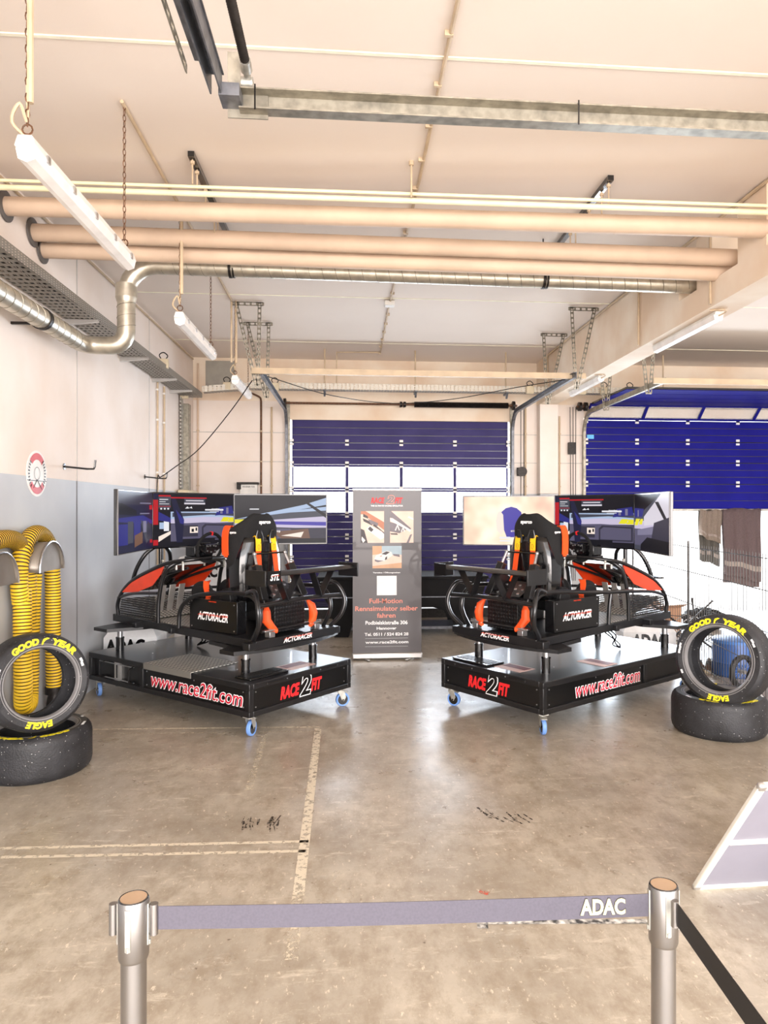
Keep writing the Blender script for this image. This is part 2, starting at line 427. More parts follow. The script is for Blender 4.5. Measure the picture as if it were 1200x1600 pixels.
def track(parent, x, side, zt, yend, y0=YB-.08, m=m_galvd, rr=.35):
    """vertical rail, bend and horizontal rail; a C-shaped channel"""
    path = [(x, y0, 0.02)] + [(x, y0, zt-rr-.01)] + [(x, y0-rr+rr*math.cos(a), zt-rr+rr*math.sin(a)) for a in [R(k*10) for k in range(10)]] + [(x, yend, zt)]
    q = MB()
    for i in range(len(path)-1):
        a, b = Vector(path[i]), Vector(path[i+1]); up = (b-a).cross(Vector((1,0,0)))
        q.bar(a, b, .006, .07, up)
        n = up.normalized()
        for s in (-1, 1): q.bar(a+n*.033*s+Vector((side*.02,0,0)), b+n*.033*s+Vector((side*.02,0,0)), .04, .005, up)
    return q.build('track', m, parent, flat=True)
def perfstrip(name, parent, p0, p1, wd, m=m_galv, step=.06, nrm=(0,1,0)):
    """punched angle strip: two rails and rungs"""
    p0, p1 = Vector(p0), Vector(p1); t = (p1-p0); L = t.length; t.normalize(); s = t.cross(Vector(nrm)).normalized()
    q = MB()
    for k in (-1, 1): q.bar(p0+s*k*wd*.36, p1+s*k*wd*.36, wd*.26, .004, nrm)
    n = int(L/step)
    for i in range(n+1): c = p0+t*(L*i/max(n, 1)); q.bar(c-s*wd*.4, c+s*wd*.4, step*.42, .004, nrm)
    return q.build(name, m, parent, flat=True)

door1 = struct(thing('door_1', '', ''))
for k in ('label', 'category'): del door1[k]
zb = [.19, .27, .64, 1.0, 1.36, 1.725, 2.143, 2.56, 2.925, 3.3]
x0, x1 = D1[0]+.03, D1[1]-.03; yd = YB+.01
for i in range(9):
    if i in (5, 6): wsection(door1, x0, x1, yd, zb[i], zb[i+1]-.004, m_dblue, 4)
    else: section(door1, x0, x1, yd, zb[i], zb[i+1]-.004, m_dblue)
    if i:
        for k in (1, 2, 3): hinge(door1, x0+(x1-x0)*k/4, yd, zb[i])
        hinge(door1, x0+.0, yd-.03, zb[i]); hinge(door1, x1-.0, yd-.03, zb[i])
q = MB(); q.box(x0, x1, yd, yd+.05, .17, .19); q.build('bottom_seal', m_rubber, door1, flat=True)
track(door1, x0-.1, 1, 3.44, 8.7); track(door1, x1+.08, -1, 3.44, 8.5)
for x in (x0-.06, x1+.06):
    q = MB(); q.box(x-.03, x+.03, YB-.03, YB-.003, .05, 3.6); q.build('track_mount', m_galv, door1, flat=True)
q = MB(); q.cyl((x0-.12, YB-.16, 3.55), (x1+.12, YB-.16, 3.55), .018, 12); q.build('spring_shaft', m_rust, door1)
q = MB(); n = 160; xs0, xs1 = 1.02, 2.6
q.tube([(xs0+(xs1-xs0)*i/n, YB-.16, 3.55) for i in range(n+1)], .05, 14, rf=lambda i: .052 if i % 2 else .042); q.build('torsion_spring', m_darkst, door1)
for x in (x0-.1, .8, .86, x1+.06):
    q = MB(); q.cyl((x-.02, YB-.16, 3.55), (x+.02, YB-.16, 3.55), .075 if abs(x-.83) > .5 else .045, 18); q.bar((x, YB-.16, 3.55), (x, YB-.005, 3.55), .03, .06); q.build('cable_drum', m_darkst, door1)
q = MB(); q.bar((x0-.2, 8.68, 3.46), (x1+.25, 8.68, 3.46), .04, .07); q.build('crossbar', m_conduit, door1, flat=True)
for (xa, yy) in ((-1.13, 8.72), (-1.13, 9.65)):
    perfstrip('hanger', door1, (xa-.26, yy, ZC-.02), (xa-.02, yy, 3.3), .045); perfstrip('hanger', door1, (xa+.02, yy, ZC-.02), (xa+.0, yy, 3.3), .045)
    perfstrip('hanger', door1, (xa-.3, yy, ZC-.03), (xa+.06, yy, ZC-.03), .05)
for (xa, yy) in ((2.73, 8.6), (2.73, 9.9)):
    perfstrip('hanger', door1, (xa+.24, yy, ZC-.02), (xa+.02, yy, 3.3), .045); perfstrip('hanger', door1, (xa-.05, yy, ZC-.02), (xa-.0, yy, 3.3), .045)
    perfstrip('hanger', door1, (xa-.08, yy, ZC-.03), (xa+.28, yy, ZC-.03), .05)
q = MB(); q.tube([(-1.0, 8.6, 3.38), (-.3, 9.6, 3.33), (.6, 10.6, 3.38), (1.4, 10, 3.36), (2.1, 9.1, 3.38), (2.6, 8.6, 3.4)], .006, 6, smooth=6); q.build('safety_cable', m_darkst, door1)
q = MB()
for dx in (0, .05): q.tube([(x1+.2+dx, YB-.1, 3.5), (x1+.2+dx, YB-.1, .9)], .006, 6)
q.cyl((x1+.22, YB-.14, 2.45), (x1+.22, YB-.06, 2.45), .08, 16, mi=0)
q.box(x1+.15, x1+.29, YB-.05, YB-.003, 2.38, 2.52); q.build('chain_hoist', m_darkst, door1)

door2 = struct(thing('door_2', '', ''))
for k in ('label', 'category'): del door2[k]
zb2 = [1.82, 2.25, 2.62, 2.98, 3.34]
X0, X1 = D2[0]+.03, D2[1]-.03
for i in range(4):
    section(door2, X0, X1, yd-.02, zb2[i], zb2[i+1]-.004, m_dblue2)
    for k in (1, 2, 3): hinge(door2, X0+(X1-X0)*k/4.4-.0, yd-.02, zb2[i+1])
    hinge(door2, X0+.0, yd-.05, zb2[i+1])
def tilt(y, z, ang): return Matrix.Translation((0, y, z)) @ Matrix.Rotation(R(ang), 4, 'X')
wsection(door2, X0, X1, 0, .02, .36, m_dblue2, 4, tilt(yd-.02, 3.33, 48))
for i, (yy, zz) in enumerate(((11.66, 3.56), (11.28, 3.56), (10.9, 3.56), (10.52, 3.56))):
    section(door2, X0, X1, 0, 0, .36, m_dblue2, tilt(yy, zz, 90))
q = MB(); q.box(X0, X1, yd-.03, yd+.03, 1.78, 1.82); q.build('bottom_seal', m_zinc, door2, flat=True)
track(door2, X0-.07, 1, 3.44, 8.75, m=m_galv)
q = MB(); q.bar((X0-.2, 8.75, 3.43), (8.1, 8.75, 3.43), .04, .07); q.build('crossbar', m_conduit, door2, flat=True)
for (xa, yy) in ((X0-.07, 9.2), (X0-.07, 10.8)):
    perfstrip('hanger', door2, (xa+.1, yy, ZC-.02), (xa+.02, yy, 3.35), .05); perfstrip('hanger', door2, (xa-.12, yy, ZC-.02), (xa-.02, yy, 3.35), .05)
q = MB(); q.cyl((X0-.2, YB-.16, 3.55), (8.1, YB-.16, 3.55), .018, 12); q.build('spring_shaft', m_rust, door2)
for x in (X0-.15, X0-.05): 
    q = MB(); q.cyl((x-.025, YB-.16, 3.55), (x+.025, YB-.16, 3.55), .075, 18); q.bar((x, YB-.16, 3.55), (x, YB-.005, 3.55), .03, .06); q.build('cable_drum', m_darkst, door2)
q = MB()
for dx in (0, .05, .1): q.tube([(X0-.3+dx, YB-.1, 3.55), (X0-.28+dx*.7, YB-.1, .6)], .006, 6)
q.box(X0-.32, X0-.2, YB-.12, YB-.03, 2.75, 2.95); q.build('chain_hoist', m_darkst, door2)
m_sticker = mat('blue_sticker', (90,180,235), .4)
q = MB(); q.box(X0+.02, X0+.14, yd-.035, yd-.031, 3.02, 3.09); q.build('sticker', m_sticker, door2, flat=True)

# front door hardware overhead near the camera
door3 = struct(thing('door_3', '', ''))
for k in ('label', 'category'): del door3[k]
ya = 2.95
q = MB(); 
q.bar((-.45, ya, 3.44), (5.2, ya, 3.44), .008, .07); q.bar((-.45, ya-.03, 3.40), (5.2, ya-.03, 3.40), .06, .006); q.bar((-.45, ya-.03, 3.478), (5.2, ya-.03, 3.478), .06, .006)
q.build('crossbar', m_galv, door3, flat=True)
q = MB(); q.box(-.5, -.34, ya-.012, ya-.006, 3.38, 3.49); q.build('bracket_plate', m_galv, door3, flat=True)
for k, u in enumerate((398, 905)):
    p = at(u, 168 if k == 0 else 182, y=ya-.07); q = MB(); q.bar((p.x, ya-.064, 3.39), (p.x, ya-.064, 3.49), .006, .003, (0,1,0)); q.build('cable_tie', m_gloss, door3, flat=True)
q = MB()
for dx, dz in ((0, 0), (.04, 0)):
    q.bar((-.55+dx, ya-.1, 3.46+dz), (-.55+dx, -1.5, 3.46+dz), .006, .08)
q.bar((-.525, ya-.1, 3.50), (-.525, -1.5, 3.50), .05, .006); q.bar((-.57, ya-.25, 3.46), (-.57, -1.5, 3.46), .02, .01)
q.build('track', m_galvd, door3, flat=True)
perfstrip('hanger', door3, (-.60, ya-.3, 3.40), (-.58, ya-1.7, 3.46), .04, nrm=(1,0,0)); perfstrip('hanger', door3, (-.50, ya-1.3, 3.46), (-.50, ya-1.3, ZC), .04, nrm=(0,1,0))
q = MB(); q.bar((-.52, ya-.06, 3.44), (-.44, ya-.06, 3.44), .1, .05, (0,0,1)); q.build('bracket', m_galvd, door3, flat=True)
q = MB(); pa = Vector((-.42, ya-.10, 3.56)); pb = Vector((-.42, ya-.62, 3.57)); n = 80
q.tube([pa.lerp(pb, i/n) for i in range(n+1)], .03, 12, rf=lambda i: .019 if i % 2 else .014); q.build('bumper_spring', m_darkst, door3)
q = MB(); q.cyl(pa+Vector((0, .05, -.01)), pa, .023, 14); q.cyl(pa+Vector((0, .09, -.03)), pa+Vector((0, .05, -.01)), .014, 12); q.cyl(pa+Vector((-.03, .09, -.04)), pa+Vector((.02, .09, -.04)), .026, 16); q.cyl(pb+Vector((-.02, -.02, 0)), pb+Vector((.02, -.02, 0)), .03, 16); q.build('spring_socket', m_zinc, door3)
q = MB(); q.bar((-.47, ya-.03, 3.42), (-.47, ya-.05, 3.62), .05, .006, (0,1,0)); q.build('bracket', m_galv, door3, flat=True)

# ------------------------------------------------------------------ services under the ceiling
def tube_thing(name, pts, r, m, label, cat, group=None, seg=16, smooth=0, flange=True, **k):
    q = MB(); q.tube(pts, r, seg, smooth=smooth, **k); o = q.build(name, m); recentre(o, pts[0]); tag(o, label, cat, group); return o
P1 = [(XL+.005, 5.62, 4.08), (3.6, 5.2, 3.94)]
P2 = [(XL+.005, 6.08, 4.06), (3.3, 5.80, 3.93)]
P3 = [(XL+.005, 6.26, 3.98), (3.3, 5.95, 3.845)]
m_ring = mat('dark_grey_collar', (98,94,92), .6)
for pts, r, lb in ((P1, .07, 'thickest-looking beige insulated pipe nearest the camera, just under the pale conduits'),
                (P2, .07, 'beige insulated pipe crossing the ceiling, upper one of the close pair'),
                (P3, .065, 'beige insulated pipe crossing the ceiling, lower one of the close pair')):
    root = thing('insulated_pipe', lb, 'pipe', pts[0], group='insulated pipes below the ceiling'); d = Vector(pts[1])-Vector(pts[0])
    q = MB(); q.cyl((0,0,0), d, r, 24)
    for k in (.17, .36, .55, .74, .9): q.cyl(d*k, d*k+d.normalized()*.004, r+.0015, 24)
    q.build('pipe', m_tubebeige, root)
    q = MB(); q.cyl((0,0,0), (.012,0,0), r+.045, 28); q.build('wall_collar', m_ring, root)
for z, r, lb in ((4.045, .02, 'thicker pale yellow conduit crossing the whole ceiling, the lower of two'), (4.095, .012, 'thinner pale yellow conduit crossing the whole ceiling, the upper of two')):
    pts = [(XL+.003, 5.33, z+.05), (3.125, 5.0, z-.07)]
    tube_thing('conduit', pts, r, m_yelpipe, lb, 'conduit', 'pale conduits under the ceiling')
# spiral duct
YD = 6.62
dp = [(3.40, 6.42, 3.89), (-1.75, YD, 4.0)]+[(-1.75-.27*math.sin(a), YD, 4.0-.27*(1-math.cos(a))) for a in [R(k*15) for k in range(1, 7)]]
dp += [(-2.02, YD, 3.5), (-2.02, YD, 3.40)]+[(-2.02-.13*(1-math.cos(a)), YD, 3.40-.13*math.sin(a)) for a in [R(k*18) for k in range(1, 6)]]
dp += [(-2.26, YD, 3.27)]+[(-2.26-.12*math.sin(a), YD-.12*(1-math.cos(a)), 3.27) for a in [R(k*18) for k in range(1, 6)]]+[(-2.38, 5.0, 3.27), (-2.38, 1.0, 3.27)]
duct = thing('spiral_duct', 'shiny spiral metal duct crossing the ceiling and dropping to run along the left wall', 'duct', (-2.02, YD, 3.3))
off = Vector((2.02, -YD, -3.3))
q = MB(); q.tube([Vector(p)+off for p in dp], .078, 24); q.build('pipe', m_duct, duct)
q = MB(); 
def spiral(a, b, n, r, w=.003):
    a, b = Vector(a)+off, Vector(b)+off; t = (b-a).normalized(); u = t.orthogonal().normalized(); v = t.cross(u); N = n*16
    q.tube([a.lerp(b, i/N)+u*r*math.cos(2*PI*i/16)+v*r*math.sin(2*PI*i/16) for i in range(N+1)], w, 4)
spiral((3.1, 6.43, 3.897), (-1.7, YD, 4.0), 40, .079); spiral((-2.38, 6.4, 3.27), (-2.38, 3.2, 3.27), 26, .079); spiral((-2.02, YD, 3.72), (-2.02, YD, 3.42), 3, .079)
q.build('spiral_seam', m_galv, duct)
for c, t in (((-1.1, 6.60, 3.985), (1, 0, 0)), ((1.75, 6.48, 3.925), (1, 0, 0)), ((-2.38, 5.72, 3.27), (0, 1, 0))):
    c = Vector(c)+off; t = Vector(t)
    q = MB(); q.cyl(c-t*.012, c+t*.012, .086, 24); q.cyl(c+t*.03-t*.008, c+t*.03+t*.008, .084, 24)
    if t.x: q.cyl(c+Vector((0,0,.08)), (c.x, c.y, ZC-3.3), .006, 6)
    else: q.bar(c-Vector((.08, 0, .04)), c-Vector((.219, 0, .04)), .02, .02)
    q.build('pipe_clamp', m_darkst, duct)
q = MB(); c = Vector((-2.02, YD, 3.76))+off; q.cyl(c-Vector((0,0,.06)), c+Vector((0,0,.06)), .092, 24); q.cyl(c-Vector((0,0,.1)), c-Vector((0,0,.06)), .08, 24, r2=.092); q.build('coupling', m_duct, duct)

# support channels and rods
for x, ya_, yb_, lb in ((-1.12, 5.1, 6.75, 'dark slotted channel on the ceiling at left, carrying pipe rods'), (1.92, 5.2, 6.9, 'dark slotted channel on the ceiling at right, carrying pipe rods')):
    root = thing('ceiling_channel', lb, 'mounting channel', (x, ya_, ZC-.02), group='mounting channels on the ceiling')
    q = MB(); q.box(-.022, .022, 0, yb_-ya_, -.02, .018); q.build('channel', m_gloss, root, flat=True)
    for k, (dy, dz) in enumerate(((.05, -.19), (.2, -.19), (.5, -.19), (.85, -.25), (1.0, -.28), (1.42, -.2))):
        q = MB(); q.cyl((0, dy, -.02), (0, dy, dz), .006, 6); q.cyl((0, dy, -.03), (0, dy, -.05), .016, 6); q.build('threaded_rod', m_conduit, root)
q = MB(); q.cyl((0,0,0), (0,0,-.26), .007, 6); q.cyl((0,0,0), (0,0,-.03), .018, 8); o = q.build('hanging_rod', m_conduit); o.location = (.42, 5.12, ZC); tag(o, 'single thin rod from the ceiling to the pale conduits, near the centre', 'rod')
# conduits
cd = thing('ceiling_conduit', 'long beige conduit with a junction box running down the middle of the ceiling', 'conduit', (.5, 2, ZC-.015))
q = MB(); q.tube([(.04, -3, 0), (-.0, 3.5, 0), (-.06, 6.9, 0), (-.06, 9.3, 0), (-.75, 9.35, 0), (-.75, 9.35, -.62)], .012, 8); q.build('pipe', m_conduit, cd)
for k in range(4, 24): q = MB(); q.box(-.04+.045-k*.0045, .005+.045-k*.0045, -1+k*.45, -1+k*.45+.02, -.014, .014); q.build('clip', m_conduit, cd, flat=True)
q = MB(); q.box(-.12, .0, 6.5, 6.62, -.05, .01); q.build('junction_box', m_white, cd, bevel=.01)
tube_thing('ceiling_conduit', [(-1.4, 4.5, ZC-.012), (-1.43, 8.6, ZC-.012), (-1.43, 8.65, ZC-.03), (-1.43, 8.65, 3.55)], .012, m_conduit, 'thin beige conduit behind the near hanging lamp, leading back and dropping to the tray', 'conduit', seg=8)
tube_thing('ceiling_conduit', [(XR-.02, 3.0, ZC-.02), (XR-.02, 11.2, ZC-.02), (XR-.02, 11.25, ZC-.04), (XR-.02, 11.25, 3.7)], .014, m_conduit, 'beige conduit in the corner between ceiling and right-hand beam', 'conduit', seg=8)
tube_thing('ceiling_conduit', [(XL+.02, 1.0, ZC-.05), (XL+.02, 11.9, ZC-.05)], .012, m_conduit, 'beige conduit along the top of the left wall', 'conduit', seg=8)
for y_, lb in ((6.02, 'short vertical conduit on the beam beside the pipe notch'), (7.6, 'short vertical conduit on the beam face above the second notch lamp')):
    tube_thing('beam_conduit', [(XR-.015, y_, ZC), (XR-.015, y_, BZ+.02)], .012, m_conduit, lb, 'conduit', seg=8)

# chain-hung lamps
m_diff = mat('lamp_diffuser', (244,240,236), .25)
def chain(q, p0, p1, r=.014, step=.034):
    p0, p1 = Vector(p0), Vector(p1); L = (p1-p0).length; t = (p1-p0).normalized(); n = max(2, int(L/step))
    a = t.orthogonal().normalized(); b = t.cross(a)
    for i in range(n):
        c = p0+t*(L*(i+.5)/n); s = a if i % 2 else b
        q.tube([c+s*(r*.62*math.cos(k*PI/4))+t*(r*1.5*math.sin(k*PI/4)) for k in range(8)], .003, 4, closed=True)
def lamp(x, y0, y1, z, lb, zc=ZC, cords=True):
    root = thing('fluorescent_lamp', lb, 'lamp', (x, y0, z), group='chain-hung strip lamps'); L = y1-y0
    q = MB(); q.prism([(-.045, .0), (.045, 0), (.03, .05), (-.03, .05)], 0, L, Matrix(((1,0,0,0),(0,0,1,0),(0,1,0,0),(0,0,0,1)))); q.build('housing', m_white, root, bevel=.006)
    q = MB(); q.prism([(-.045, .0), (-.036, -.045), (0, -.06), (.036, -.045), (.045, 0)], .02, L-.02, Matrix(((1,0,0,0),(0,0,1,0),(0,1,0,0),(0,0,0,1)))); q.build('diffuser', m_diff, root)
    for k in range(5):
        for s in (-1, 1): q = MB(); q.box(s*.046-.004, s*.046+.004, .12+k*(L-.24)/4, .15+k*(L-.24)/4, -.012, .02); q.build('clip', m_steel, root, flat=True)
    for dy in (.03, L-.1):
        q = MB(); q.tube([(.022*math.cos(a), dy, .085+.022*math.sin(a)) for a in [k*PI/5 for k in range(10)]], .004, 5, closed=True)
        chain(q, (0, dy, .10), (0, dy, zc-z)); q.build('chain', m_rust, root)
    if cords:
        q = MB(); q.tube([(0, .06, .05), (-.05, .0, .1), (-.01, -.02, .17), (.0, .03, .12), (.0, .03, .3)], .007, 6, smooth=5); q.tube([(.012, .03, .2), (.012, .03, zc-z)], .014, 8)
        q.build('cable_sleeve', m_conduit, root)
    return root
lamp(-1.40, 3.2, 4.65, 3.36, 'white strip lamp on chains at upper left, nearest and largest')
lamp(-1.40, 5.95, 7.35, 3.36, 'white strip lamp on chains in front of the duct, second from the camera')
lamp(-1.40, 8.7, 9.9, 3.36, 'small far white strip lamp on chains above the back tray')
for (ya_, yb_, lb) in ((6.15, 7.5, 'strip lamp fixed under the right-hand beam, nearer and larger one'), (9.2, 10.5, 'strip lamp fixed under the right-hand beam, farther one by the door track')):
    root = thing('fluorescent_lamp', lb, 'lamp', (3.27, ya_, BZ), group='strip lamps under the beam'); L = yb_-ya_
    Q = Matrix(((1,0,0,0),(0,0,1,0),(0,1,0,0),(0,0,0,1)))
    q = MB(); q.prism([(-.045, -.03), (.045, -.03), (.04, .0), (-.04, .0)], 0, L, Q); q.build('housing', m_white, root, bevel=.004)
    q = MB(); q.prism([(-.045, -.03), (-.036, -.075), (0, -.09), (.036, -.075), (.045, -.03)], .02, L-.02, Q); q.build('diffuser', m_diff, root)
    q = MB(); q.tube([(0, .02, -.04), (.03, -.06, -.02), (-.03, -.08, -.01), (-.1, -.02, -.005)], .006, 6, smooth=5); q.build('cable', m_conduit, root)

# cable trays
m_tray = perforated('perforated_tray', (150,146,138), (1, 22), (2, 55), .5, .6, .5)
m_traybase = perforated('perforated_tray_base', (150,146,138), (0, 22), (1, 11), .62, .6, .5)
m_trayx = perforated('perforated_tray_side', (196,190,178), (0, 16), (2, 30), .35, .5, .5)
root = thing('cable_tray', 'perforated metal cable tray on brackets along the left wall', 'cable tray', (-2.43, 1, 3.52))
q = MB(); q.box(-.14, .14, 0, 10.2, -.003, 0); q.build('tray_base', m_traybase, root, flat=True)
for s in (-1, 1):
    q = MB(); q.box(s*.14-.002, s*.14+.002, 0, 10.2, 0, .07); q.build('tray_side', m_tray, root, flat=True)
    q = MB(); q.box(s*.14-(.012 if s > 0 else 0), s*.14+(.012 if s < 0 else 0), 0, 10.2, .07, .073); q.build('tray_lip', m_galv, root, flat=True)
q = MB()
for k in range(7): q.tube([(-.1+k*.03, 0, .02+.01*(k % 3)), (-.09+k*.03, 5, .03), (-.1+k*.03, 10.1, .02)], .008, 6)
q.build('cable', m_darkst, root)
for yy in (1.6, 3.2, 4.85, 6.70, 8.3, 9.6, 10.5):
    q = MB(); q.prism([(-.17, -.05), (-.17, .0), (.14, 0), (.14, -.02)], yy-1-.02, yy-1+.02, Matrix(((1,0,0,0),(0,0,1,0),(0,1,0,-.004),(0,0,0,1)))); q.build('bracket', m_al, root)
root = thing('cable_tray', 'perforated metal cable tray running across the back above the doors', 'cable tray', (-2.3, 11.2, 3.66))
q = MB(); q.box(.75, 10.3, -.1, .1, -.003, 0); q.bar((.05, -.1, -.08), (.78, 0, 0), .2, .004); q.build('tray_base', m_traybase, root, flat=True)
q = MB(); q.box(.75, 10.3, -.1, -.097, 0, .09); q.bar((.05, -.2, -.04), (.78, -.1, .045), .003, .09); q.build('tray_side', m_trayx, root, flat=True)
for x_ in (1.87, 3.28, 4.72, 7.3, 9.2):
    q = MB(); q.bar((x_, -.12, -.02), (x_, .12, -.02), .03, .03); q.bar((x_, -.12, -.02), (x_, -.05, -.1), .03, .02)
    q.build('tray_hanger', m_galvd, root); q = MB(); q.cyl((x_, .0, .0), (x_, 0, ZC-3.66), .013, 8); q.build('ceiling_support', m_conduit, root)
for (x, y, z, lb) in ((-2.33, 9.1, 3.60, 'cream junction box on the left wall tray'), (-2.53, 11.07, 3.53, 'cream junction box at top of the vertical riser'),
                      (-1.9, 11.08, 3.67, 'cream junction box on the back tray near the left corner'), (-1.18, 11.08, 3.67, 'cream junction box on the back tray under the left door rail'),
                      (2.78, 11.08, 3.68, 'cream junction box on the back tray left of the beam'), (3.62, 11.08, 3.68, 'cream junction box on the back tray, first right of the beam'),
                      (3.98, 11.08, 3.68, 'cream junction box on the back tray, second right of the beam'), (4.4, 11.08, 3.68, 'browner junction box on the back tray, third right of the beam')):
    root = thing('junction_box', lb, 'junction box', (x, y, z), group='junction boxes on the trays')
    q = MB(); q.box(-.06, .06, -.03, .03, -.05, .07); q.build('body', m_cream if 'browner' not in lb else m_tubebeige, root, bevel=.01)
    q = MB(); q.box(-.052, .052, -.036, -.03, -.042, .062); q.build('cover', m_cream, root, bevel=.004)
    q = MB(); q.tube([(-.03, 0, .07), (-.05, .0, .12), (.0, 0, .15), (.05, 0, .11), (.03, 0, .07)], .007, 6, smooth=4); q.build('cable', m_darkst, root)
# risers on the left wall and the back wall
for y, lb in ((9.78, 'beige conduit down the left wall, left one of two'), (10.12, 'beige conduit down the left wall, right one of two')):
    root = thing('wall_conduit', lb, 'conduit', (XL+.02, y, 0), group='conduits down the walls')
    q = MB(); q.cyl((0, 0, .9), (0, 0, 3.5), .014, 8); q.build('pipe', m_conduit, root)
    [MB().box(-.02, .012, -.02, .02, z-.012, z+.012).build('clip', m_white, root, flat=True) for z in (1.6, 2.3, 3.0, 3.4)]
for x, m, z1, lb in ((-2.52, m_tubebeige, 4.2, 'pinkish conduit in the left back corner'), (-1.50, m_rust, 3.6, 'rusty brown pipe down the back wall left of the door'), (-1.33, m_conduit, 3.5, 'beige conduit down the back wall nearest the door track'),
                 (2.93, m_conduit, 3.6, 'beige conduit down the strip right of the centre door'), (3.52, m_conduit, 3.4, 'beige conduit right of the column')):
    root = thing('wall_conduit', lb, 'conduit', (x, YB-.02, 0), group='conduits down the walls')
    q = MB(); q.cyl((0, 0, .3), (0, 0, z1), .016, 8)
    if m is m_rust: q.tube([(0,0,z1), (-.02, -.1, z1+.05), (-.15, -.6, z1+.06)], .016, 8, smooth=4)
    q.build('pipe', m, root)
    [MB().box(-.022, .022, -.015, .015, z-.012, z+.012).build('clip', m_conduit, root, flat=True) for z in (2.2, 2.6, 3.1)]
root = thing('cable_riser', 'perforated vertical tray with grey duct in the left back corner', 'cable tray', (XL+.02, 11.2, 0))
m_trayv = perforated('perforated_riser', (176,172,164), (2, 18), (1, 24), .45, .5, .5)
q = MB(); q.box(0, .02, -.2, -.06, 1.9, 3.5); q.build('tray_base', m_trayv, root, flat=True)
q = MB(); q.box(0, .1, -.05, .1, 1.9, 3.42); q.build('duct', m_galv, root, bevel=.01)
q = MB(); q.box(0, .16, -.35, .3, 2.0, 2.1); q.build('trunking_box', m_cream, root, bevel=.02)
p = at(345, 585, y=YB)
q = MB(); q.box(-.24, .24, -.02, 0, -.22, .22); o = q.build('wall_panel', mat('grey_panel', (160,156,146), .6), bevel=.004); o.location = (p.x, YB, p.z); tag(o, 'square grey cover panel high on the back wall in the left corner', 'wall panel')
# small emergency device on the back wall
p = at(390, 760, y=YB); root = thing('door_controller', 'small white control box with dark top above the left monitor', 'control box', (p.x, YB, 2.02))
q = MB(); q.box(-.14, .14, -.12, 0, .03, .20); q.build('body', m_white, root, bevel=.01)
q = MB(); q.box(-.19, .16, -.14, 0, .20, .235); q.box(-.19, -.12, -.13, 0, .12, .2); q.build('top_cover', m_darkst, root, bevel=.004)
q = MB(); q.text('AN EINER TOR', frame((0, -.122, .16), (1,0,0), (0,0,1)), fit=(.2, .03), mi=0); q.build('lettering', m_darkst, root)
# hooks and cable on the left wall
for u, v, lb in ((100, 729, 'black wall hook near the round sign'), (226, 745, 'black wall hook above the left monitor, with a cable')):
    p = at(u, v, x=XL); q = MB(); q.tube([(0,0,0), (.2, 0, -.02), (.26, 0, -.02), (.27, 0, .0), (.275, 0, .06)], .009, 8); q.cyl((0,0,0), (.006,0,0), .03, 12)
    o = q.build('wall_hook', m_gloss); o.location = p; tag(o, lb, 'hook', 'black hooks on the left wall')
p = at(226, 745, x=XL)
tube_thing('hanging_cable', [(p.x+.1, p.y, p.z-.9), (p.x+.14, p.y, p.z-.4), (p.x+.16, p.y, p.z+.0), (p.x+.2, p.y, p.z+.0), (-2.2, 9.2, 2.35), (-1.9, 9.1, 2.56), (-1.5, 8.95, 3.0), (-1.2, 8.75, 3.36)], .007, m_gloss, 'thin black cable sagging from the wall hook up to the door rail', 'cable', seg=6, smooth=6)
# round sign
p = at(57, 740, x=XL); root = thing('round_sign', 'round white wall sign with red arcs above the yellow hoses', 'sign', p)
W = frame((.004, 0, 0), (0,1,0), (0,0,1))
q = MB(); q.cyl((0,0,0), (.004,0,0), .19, 40); q.build('disc', m_white, root)
q = MB()
def arc(r0, r1, a0, a1, n=14, x=.006):
    for i in range(n):
        t0, t1 = R(a0+(a1-a0)*i/n), R(a0+(a1-a0)*(i+1)/n)
        q.poly([(x, r*math.cos(t), r*math.sin(t)) for r, t in ((r0,t0),(r1,t0),(r1,t1),(r0,t1))])
arc(.115, .17, 40, 140); q.build('red_arc', mat('sign_red', (205,60,60), .5), root, flat=True)
q = MB(); arc(.115, .17, 215, 325); q.build('red_arc', MATS['sign_red'], root, flat=True)
q = MB()
for k in range(36):
    a = R(k*10)
    if abs(math.sin(a)) < .7: arc(.135, .165, k*10, k*10+5, 1)
q.box(.0045, .006, -.18, .18, -.062, -.056); q.tube([(.006, -.07, -.12), (.006, .0, -.05), (.006, .09, -.13)], .003, 4); arc(.05, .055, 0, 360, 20)
q.build('black_marks', m_darkst, root, flat=True)
